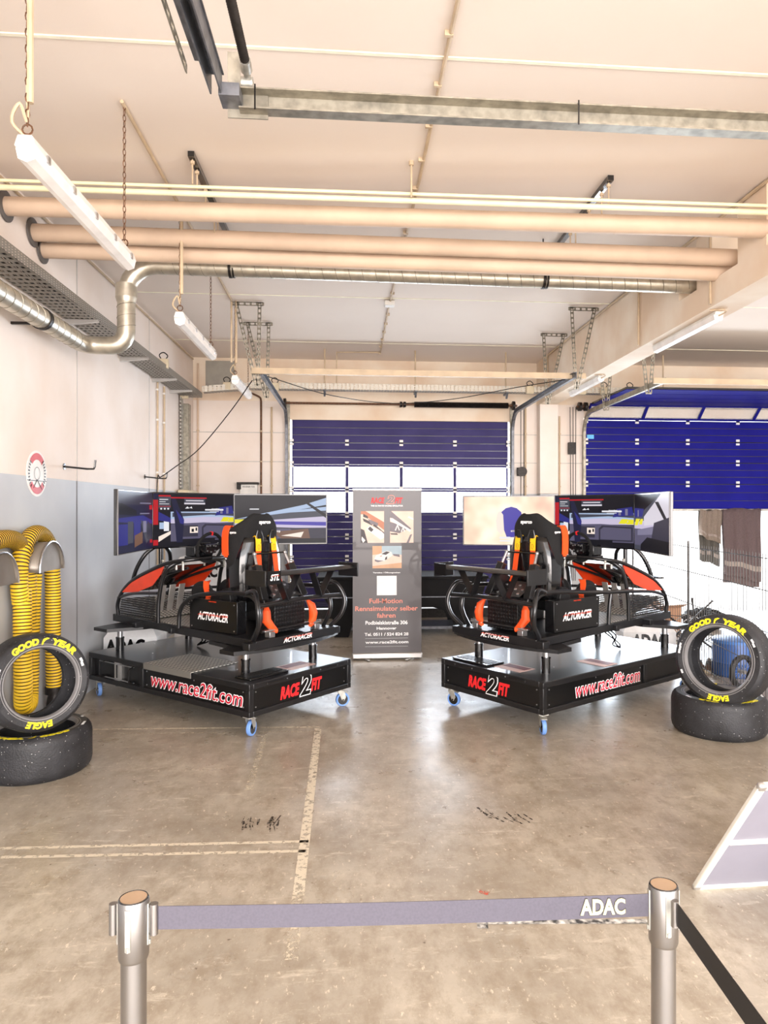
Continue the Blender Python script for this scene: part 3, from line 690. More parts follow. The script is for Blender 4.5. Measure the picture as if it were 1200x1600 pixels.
# ------------------------------------------------------------------ motion racing simulators
m_scr = {}
def scr(rgb, e=.9):
    k = 'screen_%d_%d_%d' % rgb
    if k not in m_scr:
        m_scr[k] = mat(k, rgb, .35, emit=e, spec=.12)
        n_ = m_scr[k].node_tree.nodes['Principled BSDF']; n_.inputs['Base Color'].default_value = (.01, .01, .012, 1)
    return m_scr[k]
SCOL = [(14,14,22),(190,24,34),(60,62,92),(176,196,226),(44,46,128),(206,196,222),(92,88,112),(238,228,40),(70,72,84),(240,240,245),(26,28,58),(128,124,150),(52,50,66),(255,238,224),(246,196,180),(70,60,170),(118,84,66),(222,216,226)]
m_screens = [scr(c, .75) for c in SCOL]
def painted_glare():  # emissive pale blotches painted in for daylight reflected off the glass
    m = mat('painted_glare_screen', (250,226,200), .35, emit=.95, spec=.12); nt = m.node_tree; b = nt.nodes['Principled BSDF']; b.inputs['Base Color'].default_value = (.01,.01,.01,1)
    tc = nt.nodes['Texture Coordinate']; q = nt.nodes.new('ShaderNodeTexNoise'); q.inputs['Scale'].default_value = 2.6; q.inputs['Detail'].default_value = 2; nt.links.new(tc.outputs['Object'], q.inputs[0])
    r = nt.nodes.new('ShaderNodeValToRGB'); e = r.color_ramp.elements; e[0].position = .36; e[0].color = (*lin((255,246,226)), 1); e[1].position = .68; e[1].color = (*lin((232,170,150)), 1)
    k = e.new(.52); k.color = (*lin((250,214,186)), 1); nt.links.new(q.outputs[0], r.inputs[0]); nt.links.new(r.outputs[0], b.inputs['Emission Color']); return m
m_screens.append(painted_glare())
def rect(x0, y0, x1, y1, c): return ([(x0,y0),(x1,y0),(x1,y1),(x0,y1)], c)
CENTRE = [rect(0,0,1,1,0), rect(.2,.5,1,.66,3), ([(.2,.44),(1,.44),(1,.54),(.6,.56),(.2,.52)],5), ([(.22,.56),(.7,.6),(1,.57),(1,.63),(.22,.64)],8),
    ([(.75,.58),(.8,.74),(.98,.78),(1,.62)],4), rect(.82,.62,.85,.72,11), rect(.9,.62,.93,.74,11), ([(.2,.1),(1,.1),(1,.42),(.6,.45),(.2,.43)],6),
    ([(.58,.12),(.99,.12),(.99,.4),(.62,.42),(.58,.36)],12), ([(.6,.15),(.97,.15),(.97,.37),(.64,.39),(.6,.34)],6), rect(.3,.18,.53,.4,12), rect(.43,.25,.53,.37,13), rect(.45,.27,.48,.33,0), rect(.5,.29,.52,.35,0),
    rect(.3,.06,.75,.14,0), ([(.2,.95),(.26,.9),(.36,.5),(.34,.08),(.27,.08),(.24,.6)],10), ([(.26,.7),(.36,.5),(.35,.42),(.31,.44)],4),
    rect(.0,.42,.055,1,1), rect(.0,.88,.055,1,10), rect(0,.04,.055,.14,1), ([(.06,.1),(.2,.24),(.2,.3),(.06,.2)],13), rect(.12,.3,.18,.5,9), rect(.07,.34,.12,.46,3), ([(.06,.5),(.2,.46),(.2,.54),(.06,.66)],4),
    rect(.06,.72,.2,.97,8), rect(.06,.94,.2,.97,1), rect(.07,.88,.17,.895,9), rect(.07,.84,.14,.85,9), rect(.07,.8,.18,.81,9), rect(.06,.755,.2,.765,1), rect(.08,.7,.1,.73,9), rect(.12,.7,.14,.73,9), rect(.16,.7,.18,.73,9),
    rect(.2,.91,.64,.935,1), rect(.36,.8,.62,.91,8), rect(.36,.8,.62,.83,17), rect(.38,.86,.6,.88,17), ([(.37,.72),(.4,.76),(.42,.73),(.45,.76),(.46,.72),(.43,.73),(.41,.72)],9),
    rect(.62,.68,.86,.71,9), rect(.68,.655,.8,.665,9), ([(.82,.46),(.86,.55),(.93,.55),(.9,.46)],7), ([(.92,.45),(.95,.54),(1,.54),(1,.45)],7)]
RIGHTG = [rect(0,0,1,1,0), ([(0,.36),(1,.3),(1,.6),(0,.5)],5), ([(0,.46),(.5,.66),(1,.76),(1,.6),(0,.5)],3), ([(0,.5),(.6,.64),(1,.68),(1,.56),(0,.44)],8), ([(0,.5),(.75,.8),(1,.95),(1,.8),(.4,.6)],3), ([(.3,.4),(1,.36),(1,.44),(.3,.46)],15),
    rect(0,.1,1,.32,12), ([(0,.1),(.7,.1),(.6,.3),(0,.34)],6), ([(.72,.9),(.76,.9),(1,.6),(1,.52)],0), ([(.4,.24),(.8,.3),(.82,.1),(.5,.1)],16), ([(.5,.16),(.75,.24),(.72,.12)],13), rect(.16,.7,.26,.72,9), ([(0,.42),(.08,.42),(.1,.5),(0,.5)],7)]
RIGHTB = [rect(0,0,1,1,8), ([(0,.36),(1,.3),(1,.6),(0,.5)],5), ([(0,.78),(0,1),(.8,1),(.2,.66),(0,.62)],0), ([(.3,.6),(.8,1),(1,1),(1,.5),(.3,.44)],17), ([(.62,.86),(.72,.86),(1,.5),(1,.4)],0), ([(.0,.58),(.25,.6),(.3,.74),(0,.76)],4), rect(.1,.6,.14,.72,11),
    ([(0,.44),(.1,.44),(.18,.56),(.05,.56)],7), ([(.14,.46),(.24,.46),(.28,.56),(.2,.56)],7), rect(0,.08,1,.38,6), ([(.1,.36),(.6,.44),(.6,.3),(.1,.26)],11), ([(.5,.12),(1,.08),(1,.6),(.6,.5)],12), ([(.2,.1),(.4,.24),(1,.2),(1,.0),(.2,.0)],0)]
LEFTG = [rect(0,0,1,1,10), rect(.0,.78,1,1,12), ([(0,.62),(.5,.6),(.5,.68),(.1,.8),(0,.8)],0), ([(0,.56),(.7,.6),(1,.5),(1,.44),(0,.5)],4), rect(.42,.2,.62,.55,4), rect(0,.12,.25,.46,4), ([(.62,.52),(.9,.42),(.95,.2),(.8,.1)],8), rect(.7,.3,.8,.5,11), ([(.44,.06),(.68,.12),(.68,.32),(.44,.26)],16),
    rect(.25,.14,.4,.5,8), ([(.8,.2),(.98,.1),(1,.4),(.84,.5)],12), rect(.9,.7,1,.78,1), rect(.92,.1,1,.16,1), rect(.6,.62,.9,.64,11), rect(.6,.8,.95,.82,11)]
LEFT_GLARE = [rect(0,0,1,1,18), ([(.42,.68),(.47,.76),(.53,.79),(.59,.76),(.64,.68),(.66,.5),(.66,.15),(.48,.15),(.45,.3),(.43,.5)],15), ([(.36,.5),(.38,.66),(.41,.7),(.44,.62),(.45,.3),(.42,.2),(.37,.3)],13), rect(.4,.12,.52,.16,9), rect(.4,.06,.52,.09,9)]  # reflection of the bright outdoors painted as this monitor's picture

def simulator(label, corner, rz, side, screens, zmon, stl):
    """local frame: origin at the near rear corner's base centre, +y is where the driver looks"""
    W, L = 1.22, 2.27
    hx = W/2
    root = thing('racing_simulator', label, 'racing simulator', (0,0,0), rz, 'motion racing simulators')
    c, s = math.cos(rz), math.sin(rz)
    lx = side*hx
    root.location = (corner.x - (c*lx), corner.y - (s*lx), 0)
    # ---- base cabinet
    q = MB(); t = .045; z0, z1 = .17, .43
    for z in (z0+t/2, z1-t/2):
        for x in (-hx+t/2, hx-t/2): q.bar((x, 0, z), (x, L, z), t, t)
        for y in (t/2, L-t/2): q.bar((-hx+t, y, z), (hx-t, y, z), t, t)
    for x in (-hx+t/2, hx-t/2):
        for y in (t/2, L-t/2): q.bar((x, y, z0+t), (x, y, z1-t), t, t)
    for x in (-hx+t/2, hx-t/2): q.bar((x, 1.42, z0+t), (x, 1.42, z1-t), t, t)
    base = q.build('base_frame', m_black, root, bevel=.004)
    q = MB(); q.box(-hx+.002, hx-.002, .002, L-.002, z1, z1+.004); q.box(-hx+.05, hx-.05, .05, L-.05, z0+.01, z0+.02); q.build('deck_plate', m_deck, root, bevel=.002)
    q = MB(); dd = .0025
    for (x, y) in ((-.3, .5), (.3, .5), (-.3, 1.1), (.3, 1.1), (-.3, 1.7), (.3, 1.7), (0, .3), (0, 1.5), (.0, 2.1)): q.cyl((x, y, z1+.004), (x, y, z1+.007), .006, 8)
    q.build('rivets', m_steel, root)
    def screws(q, pts, n):
        for p in pts: p = Vector(p); q.cyl(p, p+Vector(n)*.004, .006, 8)
    # side panels with lettering
    for sx in (-1, 1):
        x = sx*(hx-.018); q = MB(); q.box(min(x, x-sx*.006), max(x, x-sx*.006), t, 1.40, z0+t, z1-t); q.build('side_panel', m_panel, root, flat=True)
        q = MB(); screws(q, [(x, yy, zz) for yy in (.09, 1.36) for zz in (z0+.07, z1-.07)]+[(x, .7, z1-.06)], (sx, 0, 0)); q.build('screw', m_steel, root)
        a, b = (.09, 1.30) if side < 0 else (.42, 1.36)
        mid = (a+b)/2
        Mt = frame((x+sx*.0015, mid, .302), (0, (1 if sx > 0 else -1), 0), (0,0,1))
        q = MB(); q.text('www.race2fit.com', Mt, fit=(b-a, .135), bold=.035, shear=.22)
        q.build('lettering', m_whited, root, flat=True, label='white outline of the web address')
        Mt2 = frame((x+sx*.0035, mid, .302), (0, (1 if sx > 0 else -1), 0), (0,0,1))
        q = MB(); q.text('www.race2fit.com', Mt2, fit=(b-a-.012, .122), bold=.004, shear=.22)
        q.build('lettering', m_redd, root, flat=True, label='red web address')
        # front bay
        q = MB(); q.box(min(x, x-sx*.006)-sx*.02, max(x, x-sx*.006)-sx*.02, 1.445, L-t, z0+t, z1-t); q.build('rack_front', m_panel, root, flat=True)
        if sx == side and side < 0:
            q = MB()
            q.box(x-.012 if sx < 0 else x, x if sx < 0 else x+.012, 1.55, 2.1, z1-t-.02, z1-t-.012); q.box(x-.012 if sx < 0 else x, x if sx < 0 else x+.012, 1.55, 2.1, z0+t+.008, z0+t+.016); q.build('rack_rail', m_steel, root, flat=True)
            q = MB(); q.box(x-.004, x+.02, 1.78, 1.86, z0+t, z1-t); q.build('rack_strip', m_al, root, flat=True)
            q = MB(); q.box(x-.008, x, 1.81, 1.83, z0+.07, z1-.07); q.build('latch', m_gloss, root, flat=True)
            for yy in (1.56, 2.02):
                q = MB(); q.tube([(x, yy, z0+.06), (x-.05, yy, z0+.07), (x-.055, yy, z0+.09), (x-.055, yy, z1-.09), (x-.05, yy, z1-.07), (x, yy, z1-.06)], .009, 8); q.build('handle', m_tube, root)
    q = MB(); q.box(-hx+t, hx-t, .016, .022, z0+t, z1-t); q.build('rear_panel', m_panel, root, flat=True)
    q = MB(); screws(q, [(xx, .016, zz) for xx in (-.53, .53) for zz in (z0+.07, z1-.07)], (0,-1,0)); screws(q, [(xx, .0, z1-.022) for xx in (-.42, -.2, .2, .42)], (0,-1,0)); q.build('screw', m_steel, root)
    for xx in (-.33, .33):
        q = MB(); q.tube([(xx-.1, .0, z1-.02), (xx-.09, -.012, z1-.02), (xx+.09, -.012, z1-.02), (xx+.1, 0, z1-.02)], .004, 6); q.build('catch', m_darkst, root)
    def R2F(x, y, z, sc, parent, ax=(1,0,0), mats=(m_red, m_whited, m_panel)):
        A = Vector(ax); n = A.cross(Vector((0,0,1)))
        P = lambda dx, dz, o: frame(Vector((x,y,z))+A*dx*sc+Vector((0,0,dz*sc))+n*o, A, (0,0,1))
        q = MB(); q.text('RACE', P(-.155, -.01, .0015), fit=(.23*sc, .11*sc), bold=.05, shear=.25); q.build('lettering', mats[0], parent, flat=True, label='red block letters'); q = MB(); q.text('FIT', P(.17, -.01, .0015), fit=(.14*sc, .11*sc), bold=.05, shear=.25); q.build('lettering', mats[0], parent, flat=True, label='red block letters')
        q = MB(); q.text('2', P(.03, .01, .003), fit=(.15*sc, .195*sc), bold=.05, shear=.2); q.build('lettering', mats[1], parent, flat=True, label='white outline of the numeral two')
        q = MB(); q.text('2', P(.03, .01, .0045), fit=(.132*sc, .178*sc), bold=.02, shear=.2); q.build('lettering', mats[2], parent, flat=True, label='black fill of the numeral two')
    R2F(0, .016, .30, .98, root)
    # casters
    for i, (x, y) in enumerate(((-hx+.07, .07), (hx-.07, .07), (-hx+.07, L-.07), (hx-.07, L-.07))):
        an = R((20, -35, 70, 15)[i]); rz_ = Matrix.Rotation(an, 4, 'Z')
        T = Matrix.Translation((x, y, 0)) @ rz_
        q = MB(T); q.box(-.05, .05, -.04, .04, .158, .17); q.cyl((0,0,.145), (0,0,.16), .034, 16)
        for sy in (-1, 1): q.prism([(-.028, .145), (.035, .145), (.05, .085), (.03, .05), (.01, .06)], sy*.026-.002, sy*.026+.002, frame((0,0,0), (1,0,0), (0,0,1)))
        q.bar((-.04, 0, .16), (.07, 0, .13), .05, .006)
        ca = q.build('caster', m_zinc, root, bevel=.002)
        q = MB(T @ frame((.022, 0, .063), (1,0,0), (0,0,1))); q.lathe([(.046, -.016), (.058, -.017), (.063, -.01), (.063, .01), (.058, .017), (.046, .016)], 28, closed=True); q.build('wheel', m_blue, ca)
        q = MB(T @ frame((.022, 0, .063), (1,0,0), (0,0,1))); q.cyl((0,0,-.014), (0,0,.014), .046, 24); q.cyl((0,0,-.03), (0,0,.03), .008, 10); q.build('hub', m_gloss, ca)
    # actuators
    for x, y in ((-.40, .28), (.40, .28), (-.40, 2.08), (.40, 2.08)):
        q = MB(); q.cyl((x, y, .43), (x, y, .565), .038, 20); q.cyl((x, y, .555), (x, y, .565), .041, 20)
        a = q.build('actuator', m_gloss, root)
        q = MB(); q.cyl((x, y, .095), (x, y, .19), .042, 20); q.cyl((x, y, .10), (x, y, .115), .045, 20); q.build('actuator_foot', m_gloss, root)
        q = MB(); q.cyl((x, y, .565), (x, y, .645), .026, 16); q.build('piston', m_steel, a)
    # ---- moving platform
    q = MB(); n = 12
    arcp = [(-.62+1.24*i/n, .17-.13*(1-((i-n/2)/(n/2))**2)) for i in range(n+1)]
    q.prism(arcp+[(.62, .34), (.45, .42), (.40, .75), (.33, .8), (.26, .5), (-.26, .5), (-.33, .8), (-.40, .75), (-.45, .42), (-.62, .34)], .64, .672)
    q.build('rear_plate', m_black, root, flat=True)
    q = MB(); q.prism([(-.60, 1.98), (-.60, 2.2), (-.3, 2.26), (.3, 2.26), (.60, 2.2), (.60, 1.98), (.3, 1.85), (-.3, 1.85)], .645, .675); q.build('front_plate', m_black, root, flat=True)
    q = MB(); q.bar((-.44, .1, .71), (-.24, 2.42, .71), .05, .07); q.bar((.44, .1, .71), (.24, 2.42, .71), .05, .07); q.bar((-.47, .1, .705), (.47, .1, .705), .05, .075); q.bar((-.26, 2.40, .71), (.26, 2.40, .71), .05, .07)
    for yy in (.75, 1.3, 1.85): q.bar((-.4, yy, .70), (.4, yy, .70), .05, .05)
    q.build('platform_frame', m_black, root, bevel=.004)
    for sx in (-1, 1):
        q = MB(); q.box(sx*.50-.045, sx*.50+.045, .075, .155, .675, .735); q.build('end_block', m_black, root, bevel=.006)
    q = MB(); q.prism([(-.42, .12), (-.31, 1.3), (.31, 1.3), (.42, .12)], .735, .742); q.build('floor_plate', m_black, root, flat=True)
    q = MB(); q.prism([(-.34, 1.02), (-.25, 2.38), (.25, 2.38), (.34, 1.02)], .743, .749); q.build('tread_plate', m_dia, root, flat=True)
    q = MB(); q.box(-.24, .24, 1.78, 2.28, .76, .765); q.bar((0, 1.72, .765), (0, 2.25, .90), .5, .006, (0,0,1)); q.build('pedal_plate', m_dia, root, flat=True)
    for k in (-1, 0, 1):
        q = MB(); q.bar((k*.11, 1.86, .80), (k*.11, 1.80, 1.06), .07, .008, (0,1,0)); q.bar((k*.11, 1.9, .80), (k*.11, 2.0, .80), .05, .03); q.bar((k*.11, 1.83, .92), (k*.11, 2.02, .86), .015, .015); q.build('pedal', m_al, root, bevel=.003)
    q = MB(); q.text('ACTORACER', frame((0, .073, .708), (1,0,0), (0,0,1)), fit=(.34, .042), bold=.02, shear=.3); q.build('lettering', m_whited, root, flat=True)
    q = MB(); q.text('ACTORACER', frame((0.004, .0722, .722), (1,0,0), (0,0,1)), fit=(.34, .012), bold=.02, shear=.3); q.build('lettering', m_orangeg, root, flat=True)
    # side boxes
    for sx in (-1, 1):
        x = sx*.37; q = MB(); q.box(min(x, x-sx*.10), max(x, x-sx*.10), .42, 1.04, .745, 1.02); q.build('side_box', m_gloss, root, bevel=.003)
        q = MB(); x2 = sx*.376; q.box(min(x, x2), max(x, x2), .42, 1.04, .75, 1.02); q.build('side_box_panel', m_panel, root, flat=True)
        q = MB(); q.text('ACTORACER', frame((x2+sx*.001, .73, .875), (0, sx, 0), (0,0,1)), fit=(.40, .075), bold=.02, shear=.35); q.build('lettering', m_whited, root, flat=True)
        q = MB(); q.text('ACTORACER', frame((x2+sx*.0024, .73-.008*sx*0, .888), (0, sx, 0), (0,0,1)), fit=(.40, .018), bold=.012, shear=.35); q.build('lettering', m_orangeg, root, flat=True)
        q = MB(); q.text('REAL FORCE', frame((x2+sx*.001, .73, 1.005), (0, sx, 0), (0,0,1)), fit=(.1, .009), bold=.02); q.build('lettering', m_orangeg, root, flat=True)
        q = MB(); [q.cyl((x2, yy, zz), (x2+sx*.004, yy, zz), .006, 8) for yy in (.45, 1.01) for zz in (.775, .995)]; q.build('screw', m_steel, root)
    # ---- tubular frame
    rt = .019
    def tb(pts, name='frame_tube', r=rt, sm=5, m=m_tube): q = MB(); q.tube(pts, r, 12, smooth=sm); return q.build(name, m, root)
    hoopL = [(.17,.745),(.10,.86),(.08,.95),(.12,1.05),(.24,1.105),(.5,1.10),(.85,1.06),(1.02,1.0),(1.12,.9),(1.14,.745)]
    tb([(-.42, y, z) for y, z in hoopL])
    hoopR = [(.17,.745),(.10,.86),(.08,.95),(.12,1.05),(.24,1.105),(.5,1.10),(1.0,1.06),(1.55,1.03)]
    tb([(.42-.07*max(0, y-1.0), y, z) for y, z in hoopR])
    tb([(.36, 1.25, 1.05), (.36, 1.22, .9), (.38, 1.18, .745)], sm=3)
    # big rear side hoops standing outboard
    for sx in (-1, 1):
        tb([(sx*.46, .12, .745), (sx*.50, .02, .86), (sx*.52, .0, 1.0), (sx*.48, .08, 1.14), (sx*.44, .22, 1.12)])
    tb([(-.50, .03, 1.03), (0, .0, 1.05), (.50, .03, 1.03)], sm=6)
    tb([(-.36, .14, .80), (.36, .14, .80)], sm=0, r=.014)
    for sx in (-1, 1):
        # door-side hoop rising to the bonnet and the sloping bonnet tube
        tb([(sx*.345, 1.55, .745), (sx*.345, 1.54, .95), (sx*.335, 1.49, 1.17), (sx*.30, 1.42, 1.28), (sx*.16, 1.38, 1.33)])
        tb([(sx*.27, 2.32, .745), (sx*.28, 2.31, .86), (sx*.29, 2.22, .98), (sx*.295, 2.05, 1.10), (sx*.30, 1.8, 1.20), (sx*.30, 1.48, 1.30), (sx*.2, 1.28, 1.335), (0, 1.22, 1.345)])
        tb([(sx*.28, 2.30, .92), (sx*.31, 2.0, .985), (sx*.34, 1.56, 1.02)], r=.015)
        tb([(sx*.22, 2.2, 1.0), (sx*.22, 1.85, 1.12), (sx*.2, 1.3, 1.26)], r=.013)
        # perforated panel
        q = MB(); q.poly([(sx*.285, 2.28, .75), (sx*.33, 1.62, .75), (sx*.33, 1.62, .99), (sx*.285, 2.24, .92)]); q.build('perforated_panel', m_perfb, root, flat=True)
        # bonnet side skins
        q = MB(); q.prism([(2.2, .985), (2.05, 1.085), (1.8, 1.185), (1.52, 1.27), (1.56, 1.20), (1.7, 1.08), (1.95, 1.0)], -.003, .003, frame((sx*.302, 0, 0), (0,1,0), (0,0,1))); q.build('bonnet_side', m_orangeg, root, flat=True)
    q = MB(); cy = [(2.24, .98), (2.05, 1.10), (1.8, 1.205), (1.62, 1.262)]
    for i in range(3): q.prism([(cy[i][0], cy[i][1]), (cy[i+1][0], cy[i+1][1]), (cy[i+1][0], cy[i+1][1]-.006), (cy[i][0], cy[i][1]-.006)], -.28, .28, frame((0, 0, 0), (0,1,0), (0,0,1)))
    q.build('bonnet_top', m_gloss, root, flat=True)
    q = MB()
    for sx in (-1, 1):
        q.poly([(sx*.20, 2.15, 1.05), (sx*.27, 2.15, 1.05), (sx*.27, 1.7, 1.248), (sx*.1, 1.7, 1.248)]); q.poly([(sx*.13, 1.6, 1.292), (sx*.285, 1.56, 1.292), (sx*.27, 1.36, 1.325), (sx*.2, 1.3, 1.325)])
    q.build('bonnet_stripe', m_orangeg, root, flat=True)
    for sx in (-1, 1):
        for yy in (1.62, 1.42, 1.32):
            q = MB(); q.cyl((sx*.24, yy, 1.24), (sx*.24, yy, 1.31), .012, 10); q.sphere((sx*.24, yy, 1.315), .016); q.build('clamp_bolt', m_zinc, root)
    if side > 0: q = MB(); q.prism([(-.05, -.08), (.2, -.09), (.22, -.02), (-.02, .09)], 0, .014, Matrix.Translation((.14 if side > 0 else -.3, 2.16, 1.11))); q.build('small_shelf', m_black, root, bevel=.003)
    # ---- monitor stand and triple screens
    q = MB(); q.cyl((0, 2.0, 1.1), (0, 2.0, zmon-.05), .022, 14); q.bar((0, 2.0, zmon-.1), (0, 1.56, zmon-.1), .06, .06); q.bar((0, 2.0, 1.14), (0, 2.0, 1.16), .1, .1); q.build('monitor_pole', m_tube, root)
    for sx in (-1, 1): tb([(sx*.03, 2.0, 1.45), (sx*.14, 2.05, 1.36), (sx*.2, 2.12, 1.2), (sx*.22, 2.18, 1.0)], 'stand_brace', .02)
    q = MB(); q.bar((-.42, 1.53, zmon-.12), (.42, 1.53, zmon-.12), .03, .08); q.build('monitor_bar', m_tube, root)
    MW, MH = .95, .52
    for k, nm in ((0, 'c'), (-1, 'l'), (1, 'r')):
        if k == 0: M = Matrix.Translation((0, 1.45, zmon))
        else: M = Matrix.Translation((k*MW/2, 1.45, zmon)) @ Matrix.Rotation(-k*R(40), 4, 'Z') @ Matrix.Translation((k*MW/2, 0, 0))
        q = MB(M); q.box(-MW/2+.002, MW/2-.002, 0, .028, -MH/2, MH/2); q.box(-MW/2+.1, MW/2-.1, .028, .06, -MH/2+.06, MH/2-.08)
        if k: q.box(k*MW/2-.01, k*MW/2+.004, .004, .03, -MH/2, MH/2)
        mon = q.build('monitor', m_gloss, root, bevel=.003)
        q = MB(M)
        xe = MW/2
        q.box(-xe, xe, -.003, .002, MH/2-.004, MH/2+.001); q.box(-xe, xe, -.003, .002, -MH/2-.001, -MH/2+.005)
        if k <= 0 and k != 0: q.box(-xe-.002, -xe+.005, -.003, .028, -MH/2, MH/2)
        if k > 0: q.box(xe-.005, xe+.002, -.003, .028, -MH/2, MH/2)
        q.build('bezel', m_bez if k else m_gloss, mon, flat=True)
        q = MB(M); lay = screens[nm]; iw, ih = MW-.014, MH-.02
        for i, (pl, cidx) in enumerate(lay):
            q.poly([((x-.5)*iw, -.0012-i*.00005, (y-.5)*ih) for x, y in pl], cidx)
        q.build('screen', m_screens, mon, flat=True, label='lit screen showing a racing game cockpit view or painted-in outdoor glare')
        if k == 0:
            q = MB(M)
            q.text('touring', frame((.24, -.0042, .105), (1,0,0), (0,0,1)), fit=(.1, .018), bold=.02, shear=.3); q.build('screen_text', m_screens[9], mon, flat=True); q = MB(M); q.text('209', frame((.40, -.0042, .0), (1,0,0), (0,0,1)), fit=(.12, .045), bold=.06, shear=.3)
            q.build('screen_text', m_screens[7], mon, flat=True)
    # ---- steering wheel and motor
    q = MB(); q.box(-.10, .10, 1.33, 1.47, 1.36, 1.46); q.box(-.07, .07, 1.30, 1.34, 1.39, 1.49); q.box(-.12, .12, 1.30, 1.46, 1.335, 1.36); q.cyl((0, 1.26, 1.435), (0, 1.34, 1.42), .03, 16); q.build('wheel_motor', m_gloss, root, bevel=.006)
    q = MB(Matrix.Translation((0, 1.24, 1.44)) @ Matrix.Rotation(R(12), 4, 'X')); 
    wl_ = [(.142*math.sin(a)*(1.0), 0, .142*math.cos(a)*(1 if math.cos(a) > -.75 else .93)) for a in [2*PI*i/36 for i in range(36)]]
    q.tube(wl_, .0155, 10, closed=True); rim = q.build('steering_wheel', m_cloth, root)
    Mw = Matrix.Translation((0, 1.24, 1.44)) @ Matrix.Rotation(R(12), 4, 'X')
    q = MB(Mw); q.prism([(-.135,.02),(-.05,.035),(.05,.035),(.135,.02),(.13,-.01),(.05,-.05),(.03,-.13),(-.03,-.13),(-.05,-.05),(-.13,-.01)], -.004, .004, frame((0,0,0),(1,0,0),(0,0,1)))
    q.box(-.06, .06, -.03, 0, -.045, .04); q.build('hub_plate', m_gloss, rim, bevel=.003)
    q = MB(Mw)
    for x, z in ((-.045,.025),(.045,.025),(-.045,-.02),(.045,-.02),(0,-.03),(-.02,.03),(.02,.03)): q.cyl((x, -.036, z), (x, -.03, z), .008, 10)
    q.build('button', m_steel, rim)
    q = MB(Mw); q.box(-.008, .008, -.017, .017, .126, .159); q.build('centre_mark', m_red, rim, flat=True)
    for sx in (-1, 1):
        q = MB(Mw); q.prism([(sx*.06,.01),(sx*.12,.045),(sx*.125,-.01),(sx*.06,-.03)][::sx], .03, .034, frame((0,0,0),(1,0,0),(0,0,1)) @ Matrix.Translation((0,0,-.06))); q.build('shift_paddle', m_al, rim, flat=True)
    # ---- bucket seat: shell lofted along the spine
    spine = [(.51,1.765,.055,.03,0),(.51,1.755,.095,.04,0),(.513,1.73,.13,.05,0),(.515,1.69,.16,.06,.02),(.52,1.65,.195,.11,.04),(.522,1.60,.205,.16,.05),(.525,1.52,.20,.19,.05),(.53,1.44,.225,.20,.03),(.535,1.36,.235,.18,.02),(.54,1.27,.215,.16,.0),(.55,1.18,.195,.18,.0),(.565,1.08,.19,.22,.0),(.60,.98,.195,.24,.0),(.67,.90,.20,.22,.0),(.78,.87,.205,.19,0),(.92,.88,.21,.19,0),(1.06,.92,.215,.19,0),(1.18,.97,.215,.15,0),(1.24,.99,.205,.08,0)]
    # (y, z, half width, wing depth, flare)
    rows = []
    nS = len(spine)
    for i, (y, z, hw, wd, flr) in enumerate(spine):
        a = Vector((0, *spine[max(0, i-1)][:2])); b = Vector((0, *spine[min(nS-1, i+1)][:2])); t_ = (b-a).normalized()
        n_ = Vector((0, -t_.z, t_.y))
        if i < 3: n_ = Vector((0, 1, 0))
        if n_.y < 0 and n_.z <= 0: n_ = -n_
        o = Vector((0, y, z)); row = []
        for u in (-1, -.97, -.93, -.88, -.8, -.6, -.3, 0, .3, .6, .8, .88, .93, .97, 1):
            s_ = 1 if u > 0 else -1; au = abs(u)
            if au <= .8: X = hw*au/.8*.94; dpt = .02*(au/.8)**3
            else:
                f = (au-.8)/.2; X = hw*(.94+.06*min(1, f*3))+flr*f; dpt = .02+(wd-.02)*f
            row.append(o+Vector((s_*X, 0, 0))+n_*dpt)
        rows.append(row)
    nn = len(rows[0])
    def shell(offs, r0, r1, c0, c1, q):
        base = [[p+Vector((0, 0, 0)) for p in r] for r in rows]
        vs = []; idx = {}
        for i in range(r0, r1+1):
            for j in range(c0, c1+1): idx[i, j] = len(vs); vs.append(base[i][j])
        fs = [(idx[i,j], idx[i,j+1], idx[i+1,j+1], idx[i+1,j]) for i in range(r0, r1) for j in range(c0, c1)]
        q.add(vs, fs)
    q = MB(); shell(0, 0, nS-1, 0, nn-1, q); seat = q.build('bucket_seat', m_cloth, root, solid=.026)
    sb = seat.modifiers.new('round', 'SUBSURF'); sb.levels = 2; sb.render_levels = 2
    # glossy moulded shell wrapping the lower back
    q = MB(); vs = []; fs = []; n = 12; K = 18
    for i in range(n+1):
        z = 1.0+.56*i/n; hw = (.232+.02*math.sin((z-1.0)/.5*PI))*(1 if z < 1.4 else 1-(z-1.4)*.9); yb = .56+.12*max(0, (1.15-z))
        for k in range(K+1):
            a = -.45+(PI+.9)*k/K; sy = math.sin(a); vs.append((-hw*math.cos(a)*(1 if sy > 0 else .97), yb-(.085 if sy > 0 else .34)*(abs(sy)**.8)*(1 if sy > 0 else -1), z))
    for i in range(n):
        for k in range(K): fs.append((i*(K+1)+k, i*(K+1)+k+1, (i+1)*(K+1)+k+1, (i+1)*(K+1)+k))
    q.add(vs, fs)
    q.build('seat_shell', m_gloss, root, solid=.006)
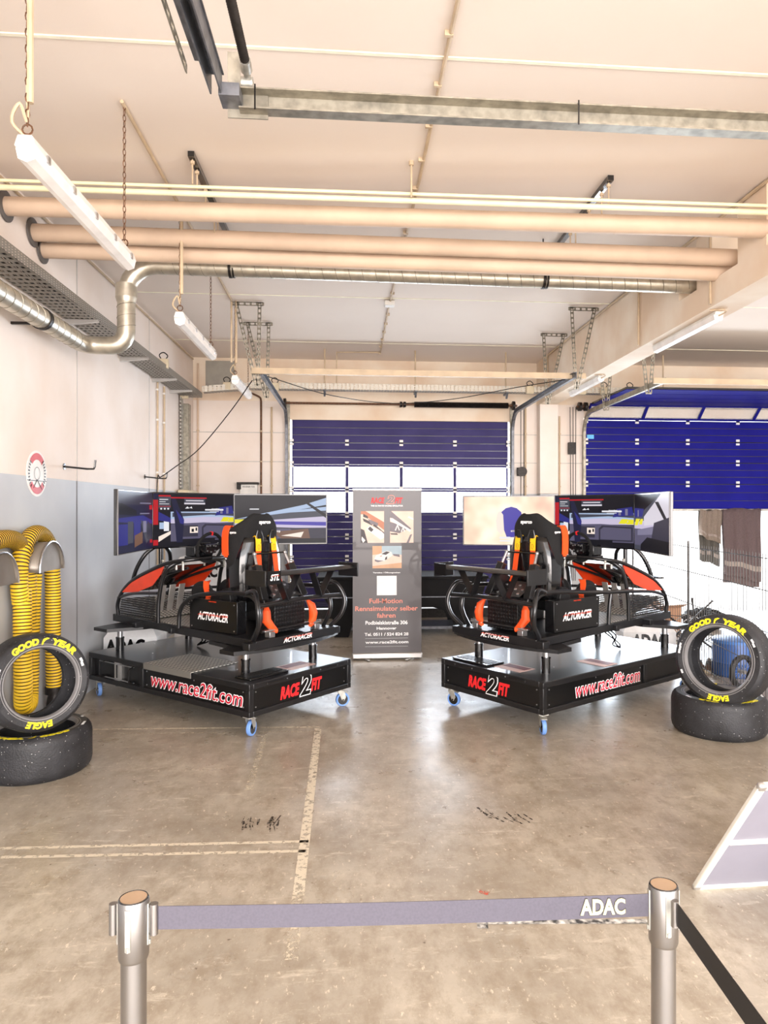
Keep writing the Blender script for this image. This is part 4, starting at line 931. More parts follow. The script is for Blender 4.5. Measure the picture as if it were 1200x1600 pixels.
    for sx in (-1, 1):
        q = MB(); yb = .462
        pl = [(.04,.0),(.09,.0),(.10,.04),(.085,.11),(.055,.11),(.035,.05)]
        q.tube([(sx*x*1.1, yb+.02*(x/.1)-.006, 1.51+z) for x, z in pl], .006, 6, closed=True); q.build('harness_slot_rim', m_tube, root)
        q = MB(); q.prism([(sx*x, z) for x, z in pl], -.002, .002, frame((0, yb+.01, 1.51), (1,0,0), (0,0,1))); q.build('harness_slot', m_cloth, root, flat=True)
        # shoulder harness: yellow pad then orange webbing running down behind the seat
        def strap(pts, wd_, m, name, lab=None, th=.004):
            q = MB(); P = catmull(pts, 5); vs = []; fs = []
            for i, p in enumerate(P):
                t_ = (P[min(i+1, len(P)-1)]-P[max(i-1, 0)]).normalized(); x_ = Vector((1, 0, 0)); x_ = (x_-t_*x_.dot(t_)).normalized()
                n_ = t_.cross(x_)
                for a_, b_ in ((-1,-1),(1,-1),(1,1),(-1,1)): vs.append(p+x_*a_*wd_/2+n_*b_*th/2)
            for i in range(len(P)-1):
                for k in range(4): fs.append((i*4+k, i*4+(k+1) % 4, (i+1)*4+(k+1) % 4, (i+1)*4+k))
            fs += [(0,1,2,3), tuple((len(P)-1)*4+k for k in (3,2,1,0))]
            q.add(vs, fs); return q.build(name, m, root, label=lab)
        strap([(sx*.082, .51, 1.565), (sx*.086, .485, 1.572), (sx*.09, .468, 1.53), (sx*.092, .462, 1.44)], .06, m_yellow, 'harness_label', 'yellow sewn patch on the harness')
        q = MB(); q.tube([(sx*.09+.012*math.cos(a), .4605, 1.475+.022*math.sin(a)) for a in [k*PI/6 for k in range(12)]], .0015, 4, closed=True); q.build('harness_print', m_darkst, root)
        strap([(sx*.092, .468, 1.47), (sx*.096, .455, 1.38), (sx*.104, .43, 1.22), (sx*.12, .36, 1.05)], .056, m_orange, 'harness_strap')
        # pads hanging over the shoulder bolsters
        q = MB(); P = [(sx*.205, .66, 1.64), (sx*.25, .665, 1.665), (sx*.275, .675, 1.61), (sx*.273, .685, 1.51), (sx*.270, .685, 1.42), (sx*.267, .68, 1.39)]
        vs = []; fs = []; PP = catmull(P, 4)
        for i, p in enumerate(PP):
            w_ = .038 if i < len(PP)-3 else .02
            vs += [p+Vector((0, -w_, 0)), p+Vector((0, w_, 0)), p+Vector((sx*.01, w_, .0)), p+Vector((sx*.01, -w_, 0))]
        for i in range(len(PP)-1):
            for k in range(4): fs.append((i*4+k, i*4+(k+1) % 4, (i+1)*4+(k+1) % 4, (i+1)*4+k))
        fs += [(0,1,2,3), tuple((len(PP)-1)*4+k for k in (3,2,1,0))]
        q.add(vs, fs); q.build('shoulder_pad', m_orange, root)
        q = MB(); q.sphere((sx*.272, .68, 1.375), .012); q.build('strap_end', m_steel, root)
        # lap belt over the leg bolster
        strap([(sx*.19, 1.02, 1.14), (sx*.225, 1.0, 1.15), (sx*.245, .98, 1.10), (sx*.25, .94, 1.02)], .06, m_orange, 'lap_belt')
        q = MB(); q.text('sparco', frame((sx*.262, .60, 1.60), (0, sx, 0), (0,0,1)), fit=(.08, .022), bold=.03); q.build('lettering', m_whited, root, flat=True)
        # seat side mount
        q = MB(); q.prism([(.5, .75), (1.0, .75), (.95, .95), (.7, 1.0), (.55, .93)], -.006, .006, frame((sx*.245, 0, 0), (0,1,0), (0,0,1))); q.prism([(.62, 1.0), (.78, 1.0), (.74, 1.1), (.66, 1.12)], -.03, .03, frame((sx*.235, 0, 0), (0,1,0), (0,0,1))); q.build('seat_mount', m_black, root, bevel=.003)
    q = MB(); q.text('sparco', frame((0, .482, 1.685), (1,0,0), (0,0,1)), fit=(.135, .034), bold=.035); q.build('lettering', m_whited, root, flat=True)
    # leg bolsters
    q = MB()
    for sx in (-1, 1): q.sphere((sx*.16, 1.14, 1.03), .12, sc=(.5, 1.2, .95), seg=16, ring=12)
    q.build('leg_bolster', m_cloth, root)
    # ---- rear structure: dampers, box, wing
    q = MB(); q.box(-.18, .18, .17, .34, .76, 1.03); q.build('diamond_plate_box', m_diab, root, bevel=.004)
    q = MB(); q.bar((-.16, .30, 1.04), (-.16, .42, 1.2), .012, .2, (0,1,0)); q.bar((0, .2, 1.05), (0, .42, 1.16), .34, .006); q.build('seat_bracket', m_black, root, flat=True)
    q = MB()
    for x in (-.12, -.04, .04, .12):
        for k in range(3): q.cyl((x, .24+.06*k, 1.069+.03*k), (x, .237+.06*k, 1.078+.03*k), .014, 12)
    q.build('lightening_hole_rim', m_steel, root)
    q = MB(); q.cyl((-.19, .42, 1.42), (.19, .42, 1.42), .008, 8); q.cyl((0, .42, 1.42), (0, .5, 1.1), .006, 6); q.build('damper_link', m_gloss, root)
    for sx in (-1, 1):
        A = Vector((sx*.18, .42, 1.42)); B = Vector((sx*.27, .13, .80)); dv = B-A
        q = MB(); q.bar(A+dv*.16, A+dv*.62, .075, .05, (0,1,0)); dm = q.build('damper_body', m_black, root, bevel=.005)
        q = MB(); q.cyl(A-dv*.0, A+dv*.18, .013, 10); q.sphere(A, .018); q.build('damper_rod', m_steel, dm)
        q = MB(); q.cyl(A+dv*.6, A+dv*.84, .004, 8); q.cyl(A+dv*.84, B, .012, 10); q.sphere(B, .018); q.build('damper_rod', m_steel, dm)
        q = MB(); q.bar(A+dv*.16, A+dv*.17, .078, .053, (0,1,0)); q.build('damper_cap', m_rust, dm)
        q = MB(); q.box(sx*.27-.03, sx*.27+.03, .10, .16, .745, .79); q.cyl((sx*.2, .12, .80), (sx*.34, .12, .80), .009, 8); q.build('damper_foot', m_steel, root, bevel=.003)
        q = MB(); q.tube([(sx*.24, .2, 1.0), (sx*.27, .17, .95), (sx*.28, .16, .88), (sx*.25, .14, .83), (sx*.2, .13, .80)], [.01, .034, .04, .034, .014], 10, mi=0); q.cyl((sx*.2, .12, .79), (sx*.27, .15, .80), .022, 10); q.build('rear_strap', m_orange, root)
    Wf = [(-.105, -.004), (-.06, .016), (.02, .02), (.1, .006), (.1, -.002), (.0, -.012), (-.08, -.014)]
    q = MB(); Mx = Matrix(((0,0,1,0),(1,0,0,-.02),(0,1,0,1.285),(0,0,0,1))); q.prism(Wf, -.55, .55, Mx); q.build('rear_wing', m_black, root)
    for sx in (-1, 1):
        q = MB(); q.box(sx*.555-.008, sx*.555+.008, -.13, .10, 1.20, 1.325); ep = q.build('wing_endplate', m_black, root, bevel=.004)
        for x0_, x1_ in ((.34, .20), (.08, .20)):
            q = MB(); q.bar((sx*x0_, -.01, 1.28), (sx*x1_, .01, 1.05), .008, .07, (0,1,0)); q.build('wing_strut', m_black, root, flat=True)
    q = MB(); q.box(-.545, -.40, -.135, -.128, 1.215, 1.32); q.build('sign_plate', m_panel, root, flat=True)
    if stl:
        q = MB(); q.text('STL', frame((-.47, -.137, 1.27), (1,0,0), (0,0,1)), fit=(.095, .05), bold=.03, shear=.3); q.text('STL', frame((-.467, -.138, 1.283), (1,0,0), (0,0,1)), fit=(.095, .01), bold=.03, shear=.3, mi=1); q.build('lettering', [m_whited, m_orangeg], root, flat=True)
    # cables under the platform
    q = MB()
    for k in range(3): q.tube([(.05*k, 1.5, .66), (.1+.05*k, 1.55, .58), (.2, 1.6-.05*k, .5), (.18, 1.65, .445)], .008, 6, smooth=5)
    q.build('cable', m_gloss, root)
    return root, root.matrix_basis

m_bez = mat('bezel_grey', (120,118,118), .5)
nl = toworld(-1.2875, 5.6); nr = toworld(1.023, 5.674)
simL, _ = simulator('black racing simulator left of the banner, with a metal tread step on its flank', nl, R(144.6-4.906-90), -1, {'c': CENTRE, 'l': LEFTG, 'r': RIGHTG}, 1.705, True)
simR, _ = simulator('black motion racing simulator right of the banner, showing the numeral logo on its left face', nr, R(39.3-4.906-90), 1, {'c': CENTRE, 'l': LEFT_GLARE, 'r': RIGHTB}, 1.69, False)
# tread step hooked over the left flank of the left machine
q = MB(); q.box(-.625, -.12, .70, 1.36, .437, .443); q.box(-.631, -.622, .70, 1.36, .39, .443); q.build('entry_step', m_dia, simL, bevel=.001)
def on_sim(sim, x, y, z):
    c, s = math.cos(sim.rotation_euler.z), math.sin(sim.rotation_euler.z)
    return Vector((sim.location.x+c*x-s*y, sim.location.y+s*x+c*y, z))
# keyboards / laptop lying on the decks
def keyboard(sim, x, y, a, lb, wd=.42, dp=.19, nm='keyboard'):
    root = thing(nm, lb, nm, on_sim(sim, x, y, .435), sim.rotation_euler.z+a)
    q = MB(); q.box(-wd/2, wd/2, -dp/2, dp/2, 0, .016); q.build('body', m_gloss, root, bevel=.004)
    q = MB()
    for i in range(14):
        for j in range(5): q.box(-wd/2+.02+i*(wd-.04)/14, -wd/2+.02+(i+.85)*(wd-.04)/14, -dp/2+.05+j*.026, -dp/2+.072+j*.026, .016, .02)
    q.build('keys', m_black, root, flat=True)
    return root
keyboard(simL, -.32, .17, R(0), 'black keyboard lying at the rear edge of the left simulator deck')
kb = keyboard(simR, -.29, .16, R(0), 'black laptop base lying on the rear edge of the right simulator deck', .44, .22, 'laptop')
q = MB(); q.box(-.06, .06, -.10, -.055, .0165, .0175); q.build('touchpad', m_deck, kb, flat=True)
m_paper = mat('leaflet_paper', (226,190,180), .5); m_leafd = mat('leaflet_dark', (120,40,40), .5)
for sim, x, y, lb in ((simL, .1, .2, 'pinkish leaflet on the left simulator deck'), (simR, .1, .22, 'pinkish leaflet on the right simulator deck beside the laptop'), (simR, .42, .95, 'red and black leaflet farther along the right simulator deck')):
    q = MB(); q.box(-.15, .15, -.1, .1, 0, .002, 0); q.box(-.13, .13, -.02, .08, .002, .0025, 1); o = q.build('leaflet', [m_paper, m_leafd], flat=True); o.location = on_sim(sim, x, y, .4345); o.rotation_euler.z = sim.rotation_euler.z; tag(o, lb, 'leaflet')
# ------------------------------------------------------------------ roll-up banner
m_ban = mat('banner_grey', (92,88,90), .5, var=.04, vscale=2, coat=.2)
m_sal = mat('salmon_letters', (236,150,132), .6)
b0 = at(605, 1030, z=0); ban = thing('roll_up_banner', 'grey roll-up advertising banner between the two racing simulators', 'banner', (b0.x, b0.y, 0), R(0))
BW, BH = .83, 2.06
q = MB(); q.box(-BW/2-.005, BW/2+.005, -.05, .05, .015, .085); q.build('base_cassette', m_al, ban, bevel=.012)
for sx in (-1, 1):
    q = MB(); q.bar((sx*.22, -.12, .01), (sx*.32, .1, .01), .03, .012); q.build('foot', m_al, ban, bevel=.003)
q = MB(); q.box(-BW/2, BW/2, -.003, .003, .08, BH-.02); q.build('panel', m_ban, ban, flat=True)
q = MB(); q.box(-BW/2-.004, BW/2+.004, -.014, .014, BH-.025, BH); q.build('top_rail', m_al, ban, bevel=.004)
q = MB(); q.cyl((0, .03, .08), (0, .02, BH-.02), .01, 8); q.build('support_pole', m_al, ban)
BF = lambda x, z, o=.0042: frame((x, -o, z), (1,0,0), (0,0,1))
zt = lambda v: BH-(v-763)/272*BH
xt = lambda u: (u-605)/109.5*BW
q = MB(); q.text('RACE', BF(xt(590), zt(782)), fit=(.165, .072), bold=.05, shear=.25); q.build('lettering', m_red, ban, flat=True, label='red logo letters'); q = MB(); q.text('FIT', BF(xt(623.5), zt(782)), fit=(.10, .072), bold=.05, shear=.25); q.build('lettering', m_red, ban, flat=True, label='red logo letters')
q = MB(); q.text('2', BF(xt(610), zt(780.5), .005), fit=(.105, .108), bold=.05, shear=.2); q.build('lettering', m_sal, ban, flat=True)
q = MB(); q.text('2', BF(xt(610), zt(780.5), .006), fit=(.092, .095), bold=.02, shear=.2); q.build('lettering', m_ban, ban, flat=True)
def bline(t, u, v, wd_, ht, m, bold=.03): q = MB(); q.text(t, BF(xt(u), zt(v)), fit=(wd_, ht), bold=bold); q.build('lettering', m, ban, flat=True)
for t, u, v, a_, b_ in (('THE ULTIMATE RACING SIMULATOR', 604.5, 790.5, .39, .020), ('Termine / Öffnungszeiten', 604, 897, .33, .022), ('Podbielskistraße 306', 604, 976.5, .51, .048),
        ('Hannover', 604, 985.5, .24, .034), ('Tel. 0511 / 524 824 28', 604, 995, .53, .038), ('www.race2fit.com', 604.5, 1007.5, .52, .036)): bline(t, u, v, a_, b_, m_whited)
for v in (1001.5, 1014.5): q = MB(); q.box(xt(570), xt(638), -.0045, -.004, zt(v)-.001, zt(v)+.001); q.build('printed_rule', m_whited, ban, flat=True)
for t, u, v, a_, b_ in (('Full-Motion', 603, 942, .40, .058), ('Rennsimulator selber', 604, 954, .755, .058), ('fahren', 603.5, 965, .225, .058)): bline(t, u, v, a_, b_, m_sal, .02)
PC = [(240,206,188),(64,58,60),(238,232,226),(186,120,90),(120,112,118),(214,168,130),(170,190,200)]
m_pic = [mat('print_%d' % i, c, .5) for i, c in enumerate(PC)]
def picture(x0, v0, x1, v1, shapes):
    q = MB(); a, b = xt(x0), xt(x1); c, d = zt(v1), zt(v0)
    for i, (pl, ci) in enumerate([([(0,0),(1,0),(1,1),(0,1)], 0)]+shapes): q.poly([(a+(b-a)*x, -.0036-i*.0001, c+(d-c)*y) for x, y in pl], ci)
    q.build('printed_picture', m_pic, ban, flat=True)
picture(563, 799, 600, 849.5, [([(0,0),(.3,0),(.15,.4),(0,.45)],1), ([(0,.9),(.12,.9),(1,.4),(1,.65),(.2,1),(0,1)],3), ([(.1,.92),(.3,.84),(.32,.76),(.1,.82)],1), ([(.08,.78),(.45,.66),(.5,.54),(.12,.68)],1), ([(.3,.76),(.75,.62),(.72,.52),(.42,.6)],4),
    ([(.25,.45),(.4,.55),(1,.3),(1,.16),(.85,.1),(.3,.4)],2), ([(.3,.44),(.4,.52),(.55,.42),(.45,.34)],1), ([(.5,.55),(.9,.36),(1,.28),(1,.33),(.6,.58)],1), ([(.7,.66),(1,.5),(1,.62),(.75,.72)],3), ([(.05,.2),(.2,.08),(.1,0),(.03,.1)],2)])
picture(609.5, 799, 647, 849.5, [([(0,1),(.05,1),(.9,.45),(.85,.4),(0,.8)],4), ([(0,.78),(.1,.78),(.9,.4),(.85,.34),(0,.7)],2), ([(0,.66),(.2,.62),(.7,.42),(.4,.3),(0,.36)],4), ([(.2,.4),(.32,.6),(.42,.4),(.38,.38),(.31,.52),(.25,.38)],2), ([(.46,.36),(.55,.5),(.64,.38),(.6,.34),(.54,.44),(.5,.32)],2),
    ([(0,.3),(.3,.3),(.34,.25),(.05,.26)],1), ([(.7,0),(.85,.25),(.95,.28),(.8,0)],4), ([(.75,.8),(1,.72),(1,.76),(.8,.84)],2)])
picture(581.5, 854.5, 628, 890, [([(.32,.6),(1,.6),(1,1),(.32,1)],6), ([(0,.6),(.32,.65),(.32,1),(0,1)],5), ([(0,0),(1,0),(1,.25),(0,.1)],5), ([(.06,.42),(.12,.58),(.5,.78),(.66,.72),(.68,.56),(.4,.32),(.16,.26)],2), ([(.3,.64),(.48,.76),(.6,.72),(.46,.6)],1), ([(.08,.4),(.2,.36),(.4,.34),(.18,.27),(.08,.32)],4), ([(.44,.48),(.5,.54),(.5,.4),(.42,.36)],1), ([(.7,.64),(.92,.62),(.94,.5),(.72,.56)],4), ([(.24,.54),(.34,.58),(.3,.52)],3)])
q = MB(); q.box(xt(588.5), xt(620), -.0040, -.0035, zt(933), zt(902)); q.build('white_square', m_whited, ban, flat=True)

# ------------------------------------------------------------------ black table behind the banner
tb_ = thing('black_table', 'long black table with arched feet standing behind the banner', 'table', (.72, 10.6, 0))
q = MB(); q.box(-1.22, 1.22, -.5, .5, .82, .86); q.build('tabletop', m_cloth, tb_, bevel=.01)
q = MB()
prof = [(-1.2,.82),(1.2,.82),(1.12,.56),(1.02,.42),(-1.02,.42),(-1.12,.56)]
for yy in (-.48, .44): q.prism(prof, 0, .04, frame((0, yy+.04, 0), (1,0,0), (0,0,1)))
for sx in (-1, 1): q.prism([(sx*1.2,.82),(sx*1.2-sx*.04,.82),(sx*1.0,.42),(sx*1.04,.42)], -.44, .44, frame((0,0,0), (1,0,0), (0,0,1)))
q.build('apron', m_cloth, tb_)
q = MB(); q.box(-1.14, 1.14, -.49, -.478, .56, .575); q.build('apron_trim', m_galvd, tb_)
for sx in (-1, 1):
    for yy in (-.42, .34):
        q = MB(); q.prism([(sx*1.04,.42),(sx*.95,.02),(sx*.98,0),(sx*.78,0),(sx*.76,.04),(sx*.72,.2),(sx*.6,.36),(sx*.4,.42)], 0, .08, frame((0, yy+.08, 0), (1,0,0), (0,0,1))); q.build('leg', m_cloth, tb_)
q = MB(); q.box(-.8, .8, -.3, .3, .08, .12); q.build('floor_shelf', m_galvd, tb_)

# ------------------------------------------------------------------ race tyres
def tyre(lb, origin, M, Rr, Wd, arcs, grp='racing slick tyres'):
    """axis is local z of M; lettering on the +z face"""
    root = thing('racing_tyre', lb, 'tyre', origin, group=grp); h = Wd/2; k = Rr/.335
    prof = [(.235,h*.86),(.243,h*.98),(.256,h),(.30,h*1.02),(.318,h*.93),(.329,h*.80),(.335,h*.6),(.335,-h*.6),(.329,-h*.80),(.318,-h*.93),(.30,-h*1.02),(.256,-h),(.243,-h*.98),(.235,-h*.86),(.24,-h*.7),(.29,-h*.72),(.312,-h*.5),(.312,h*.5),(.29,h*.72),(.24,h*.7)]
    prof = [(r*k, z) for r, z in prof]
    q = MB(M); q.lathe(prof, 72, closed=True); q.build('tyre_body', m_rubber, root)
    for s in (1, -1):
        q = MB(M); q.lathe([(.232*k, s*h*.84), (.245*k, s*h*1.0), (.252*k, s*h*1.005), (.242*k, s*h*.99)], 72, closed=True); q.lathe([(.258*k, s*h*1.0), (.262*k, s*h*1.015), (.266*k, s*h*1.0)], 72); q.build('bead_ring', m_bead, root)
    for body, ang, wd_, ht, r0 in arcs:
        q = MB(M @ Matrix.Rotation(R(ang), 4, 'Z') @ Matrix.Translation((0, 0, h*1.02+.001)))
        if body == 'GOODYEAR':
            rr = r0*k
            for t_, a_ in (('GOOD', 27), ('YEAR', -28)):
                q2 = q.M; q.M = q2 @ Matrix.Rotation(R(a_), 4, 'Z'); q.text(t_, Matrix(), fit=(.185*k, ht), bold=.06, shear=.15, bend=rr); q.M = q2
            # winged foot between the two words
            q.poly([(-.016, rr-.02, .001), (.0, rr+.004, .001), (.028, rr+.018, .001), (.01, rr+.022, .001), (-.012, rr+.014, .001), (-.02, rr-.004, .001)][::-1]); q.poly([(-.022, rr-.026, .001), (-.01, rr-.02, .001), (-.012, rr-.006, .001), (-.022, rr-.012, .001)][::-1])
        else: q.text(body, Matrix(), fit=(wd_, ht), bold=.05, shear=.1, bend=r0*k)
        q.build('lettering', m_ylet, root, flat=True, label='yellow maker lettering')
    q = MB(M)
    for a_, r_ in ((-62, .29), (-68, .285), (70, .292), (75, .288), (80, .29), (110, .29)):
        for j in range(3): q.M = M @ Matrix.Rotation(R(a_+j*2), 4, 'Z') @ Matrix.Translation((0, r_*k, h*1.02+.0008)); q.box(-.004, .004, -.008, .008, 0, .0005)
    q.build('chalk_mark', m_whited, root, flat=True)
    return root
up = Matrix.Identity(4)
cL = toworld(-2.627, 4.99); cR = toworld(2.50, 5.88)
def cam_dir(deg): a = R(deg-4.906); return Vector((math.cos(a), math.sin(a), 0))
tyre('racing tyre lying flat on the floor at the left wall', (cL.x, cL.y, .15), Matrix.Rotation(R(198), 4, 'Z'), .355, .30, [('GOODYEAR', 0, .36, .034, .282), ('EAGLE', 180, .17, .036, .282), ])
tyre('racing tyre lying flat on the floor at the right', (cR.x, cR.y, .15), Matrix.Rotation(R(170), 4, 'Z'), .37, .30, [('GOODYEAR', 0, .36, .034, .282), ('EAGLE', 180, .17, .036, .282)])
def standing(u, v, d, axisdeg, lean, Rr, Wd, lb, roll=0):
    X = (u-647)/F*d; z = HC-(v-797)*d/F; p = toworld(X, d)
    n = -cam_dir(axisdeg)            # face normal pointing at the viewer
    n = (n+Vector((0,0,math.tan(R(lean))))).normalized()
    x = Vector((0,0,1)).cross(n).normalized(); y = n.cross(x)
    M = Matrix.Identity(4)
    for i in range(3): M[i][0] = x[i]; M[i][1] = y[i]; M[i][2] = n[i]
    o = Vector((p.x, p.y, z))-n*Wd/2
    return tyre(lb, o, M @ Matrix.Rotation(R(roll), 4, 'Z'), Rr, Wd, [('GOODYEAR', 0, .36, .045, .283), ('EAGLE', 180, .165, .044, .283)])
standing(66, 1067, 4.72, 137, 6, .322, .28, 'racing tyre standing on the flat tyre beside the yellow hoses', -6)
standing(1121, 1030, 5.62, 46, 7, .355, .28, 'racing tyre standing on the flat tyre at the right, in front of the fence', 4)

# ------------------------------------------------------------------ yellow exhaust hoses on wall holders
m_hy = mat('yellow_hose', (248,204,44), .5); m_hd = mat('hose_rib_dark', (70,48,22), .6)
hose = thing('exhaust_hose', 'yellow ribbed hose looped over the wall holder behind the left tyres', 'hose', (-2.5, 5.9, .3))
def hose_mesh(path, r, name, parent):
    P = catmull(path, 40); L = [0]
    for i in range(1, len(P)): L.append(L[-1]+(P[i]-P[i-1]).length)
    n = int(L[-1]/.0085); out = []; j = 0
    for i in range(n+1):
        t = L[-1]*i/n
        while j < len(L)-2 and L[j+1] < t: j += 1
        f = (t-L[j])/max(1e-9, L[j+1]-L[j]); out.append(P[j].lerp(P[j+1], f))
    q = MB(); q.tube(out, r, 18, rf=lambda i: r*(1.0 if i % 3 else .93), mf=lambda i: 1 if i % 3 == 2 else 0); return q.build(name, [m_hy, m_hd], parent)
ox = .0
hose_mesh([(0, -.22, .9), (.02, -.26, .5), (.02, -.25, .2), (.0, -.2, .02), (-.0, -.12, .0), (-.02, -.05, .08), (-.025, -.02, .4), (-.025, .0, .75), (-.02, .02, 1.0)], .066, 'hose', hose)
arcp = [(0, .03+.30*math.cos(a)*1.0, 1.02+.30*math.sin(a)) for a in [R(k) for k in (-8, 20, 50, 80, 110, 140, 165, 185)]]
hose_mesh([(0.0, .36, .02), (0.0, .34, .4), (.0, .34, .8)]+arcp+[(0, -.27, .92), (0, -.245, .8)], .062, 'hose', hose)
q = MB(); q.cyl((0, .36, .02), (0, .36, -.04), .07, 20, mi=0); q.cyl((0, .36, -.04), (0, .36, -.12), .045, 16, mi=0, r2=.06); q.cyl((0, .36, -.12), (0, .36, -.19), .06, 16); hf = q.build('hose_coupling', m_darkst, hose)
q = MB(); q.tube([(.04, .28, -.1), (.1, .2, -.12), (.1, .18, -.2)], .012, 6, smooth=3); q.tube([(.04, .4, -.1), (.1, .46, -.12), (.1, .48, -.2)], .012, 6, smooth=3); q.build('red_claw', mat('red_claw', (150,20,24), .4), hf)
m_sad = mat('holder_steel', (150,142,132), .45, .6)
def saddle(y, z, lb):
    root = thing('hose_holder', lb, 'hose holder', (XL, y, z), group='wall holders for the hoses')
    q = MB(); n = 14; r = .225; vs = []; fs = []
    for i in range(n+1):
        a = PI*i/n
        for x in (0, .22): vs.append((x, r*math.cos(a), r*math.sin(a)-.02)); 
    for i in range(n): fs.append((i*2, i*2+1, i*2+3, i*2+2))
    q.add(vs, fs); q.prism([(r*math.cos(PI*i/n), r*math.sin(PI*i/n)-.02) for i in range(n+1)], .198, .202, frame((0,0,0), (0,1,0), (0,0,1))); q.build('saddle', m_sad, root, solid=.004)
    q = MB(); q.tube([(.22, r*1.03*math.cos(PI*i/n), r*1.03*math.sin(PI*i/n)-.02) for i in range(n+1)], .008, 6); q.build('rim', m_steel, root)
saddle(5.93, 1.34, 'metal half-round hose holder on the wall inside the yellow loop')
saddle(5.12, 1.30, 'metal half-round hose holder cut off by the left edge of the photo')
h2 = thing('exhaust_hose', 'yellow ribbed hose running off to the left edge beside the looped one', 'hose', (-2.5, 5.3, 1.5))
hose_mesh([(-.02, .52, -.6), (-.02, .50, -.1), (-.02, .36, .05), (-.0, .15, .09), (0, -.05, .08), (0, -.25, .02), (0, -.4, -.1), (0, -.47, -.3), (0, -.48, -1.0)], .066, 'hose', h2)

# ------------------------------------------------------------------ barrier posts
m_post = mat('satin_steel_post', (158,155,153), .36, 1.0, var=.05, vscale=4); m_bl = mat('belt_lavender', (84,81,90), .7, var=.05, vscale=200, spec=.2); m_bd = mat('belt_black', (22,17,14), .7)
m_cap = mat('bronze_cap', (186,158,130), .4, .3)
def post(X, d, lb, capr=.026):
    p = toworld(X, d); root = thing('barrier_post', lb, 'barrier post', (p.x, p.y, 0), R(-4.9), 'belt barrier posts')
    q = MB(); q.cyl((0,0,.03), (0,0,.89), .0255, 32); q.build('pole', m_post, root)
    q = MB(); q.lathe([(0, .03), (.03, .03), (.12, .02), (.16, .008), (.16, 0), (0, 0)], 40); q.build('base', m_post, root)
    q = MB(); q.lathe([(0,.876),(.0285,.876),(.0305,.882),(.031,.995),(.029,1.0),(.0265,1.0),(.0265,.997),(0,.997)], 40); hd = q.build('head', m_post, root)
    q = MB(); q.cyl((0,0,.995), (0,0,1.0005), .0262, 36); q.build('cap', m_cap, hd)
    q = MB(); q.lathe([(.0262,.999),(.028,1.0015),(.0298,.999)], 40); q.build('cap_ring', m_gloss, hd)
    for a in (0, 180, 270, 90):
        T = Matrix.Rotation(R(a), 4, 'Z'); q = MB(T); q.box(.029, .033, -.006, .006, .905, .99); q.cyl((.032, 0, .905), (.032, 0, .915), .004, 8); q.build('belt_slot', m_zinc, hd, bevel=.001)
    return root
pL = post(-.579, 1.48, 'steel barrier post at the lower left of the photo')
pR = post(.533, 1.532, 'steel barrier post at the lower right where the two belts meet')
pN = post(.60, .42, 'steel barrier post at the near end of the black belt')
for a, x in ((0, .042), (180, .042)):
    q = MB(Matrix.Rotation(R(a), 4, 'Z')); q.cyl((x, 0, .925), (x, 0, .988), .0085, 16); q.box(.03, x, -.003, .003, .93, .98); q.build('belt_end_clip', m_post, pL)
q = MB(); q.cyl((.012, -.034, .93), (.012, -.034, .984), .008, 16); q.build('belt_end_clip', m_post, pR)
vL = Vector((pL.location.x, pL.location.y)); vR = Vector((pR.location.x, pR.location.y)); c5, s5 = math.cos(-R(4.9)), math.sin(-R(4.9))
def tolocal(root, p): dx, dy = p[0]-root.location.x, p[1]-root.location.y; return Vector((c5*dx+s5*dy, -s5*dx+c5*dy, p[2]))
dlt = (vR-vL).normalized(); a0 = vL+dlt*.046; a1 = vR-dlt*.028
q = MB(); A = tolocal(pR, (a0.x, a0.y, .957)); B = tolocal(pR, (a1.x, a1.y, .957)); n = 16
for i in range(n):
    p0 = A.lerp(B, i/n); p1 = A.lerp(B, (i+1)/n); p0.z -= .004*math.sin(PI*i/n); p1.z -= .004*math.sin(PI*(i+1)/n); q.bar(p0, p1, .0016, .048)
belt = q.build('belt', m_bl, pR)
tc = A.lerp(B, (936-253)/(1012-253)); tc.z += 0.0; tdir = (B-A).normalized()
m_adac = mat('belt_letter_yellow', (246,242,170), .6); m_adack = mat('belt_letter_edge', (60,56,60), .6)
q = MB(); nrm = tdir.cross(Vector((0,0,1))); q.text('ADAC', frame(tc+nrm*.0016, tdir, (0,0,1)), fit=(.099, .037), bold=.05, mi=1); q.text('ADAC', frame(tc+nrm*.003, tdir, (0,0,1)), fit=(.096, .034), bold=.03, mi=0); q.build('lettering', [m_adac, m_adack], belt, flat=True)
q = MB(); A = Vector((.016, -.042, .957)); B = tolocal(pR, (pN.location.x-.01, pN.location.y+.04, .957)); q.bar(A, B, .0016, .048); q.build('belt', m_bd, pR, label='black belt running toward the camera')
# ------------------------------------------------------------------ leaning display frame, lower right
sb = toworld(1.32, 3.41); sg = thing('display_board', 'grey board in a white aluminium frame leaning at the right edge of the photo', 'display board', (sb.x, sb.y, 0), R(1))
m_bg = mat('board_back_grey', (140,138,150), .5, var=.05, vscale=3); m_bw = mat('white_frame', (240,238,228), .35, .2)
ln = Matrix.Rotation(-R(0), 4, 'Z'); H_ = .895; tiltM = Matrix.Rotation(-math.atan2(-.55, .705), 4, 'X')
q = MB(tiltM); q.box(.03, .86, -.004, .004, .03, H_-.03); q.build('panel', m_bg, sg, flat=True)
for x0_, x1_, z0_, z1_ in ((.02, .87, 0, .035), (.02, .87, H_-.035, H_), (0, .035, .02, H_-.02), (.855, .89, .02, H_-.02), (.035, .855, .42, .455)):
    q = MB(tiltM); q.box(x0_, x1_, -.012, .012, z0_, z1_); q.build('frame_bar', m_bw, sg, bevel=.006)
for x_ in (.0, .85):
    for z_ in (.0, H_-.04):
        q = MB(tiltM); q.box(x_, x_+.04, -.014, .014, z_, z_+.04); q.build('corner_piece', m_al, sg, bevel=.01)
q = MB(); 
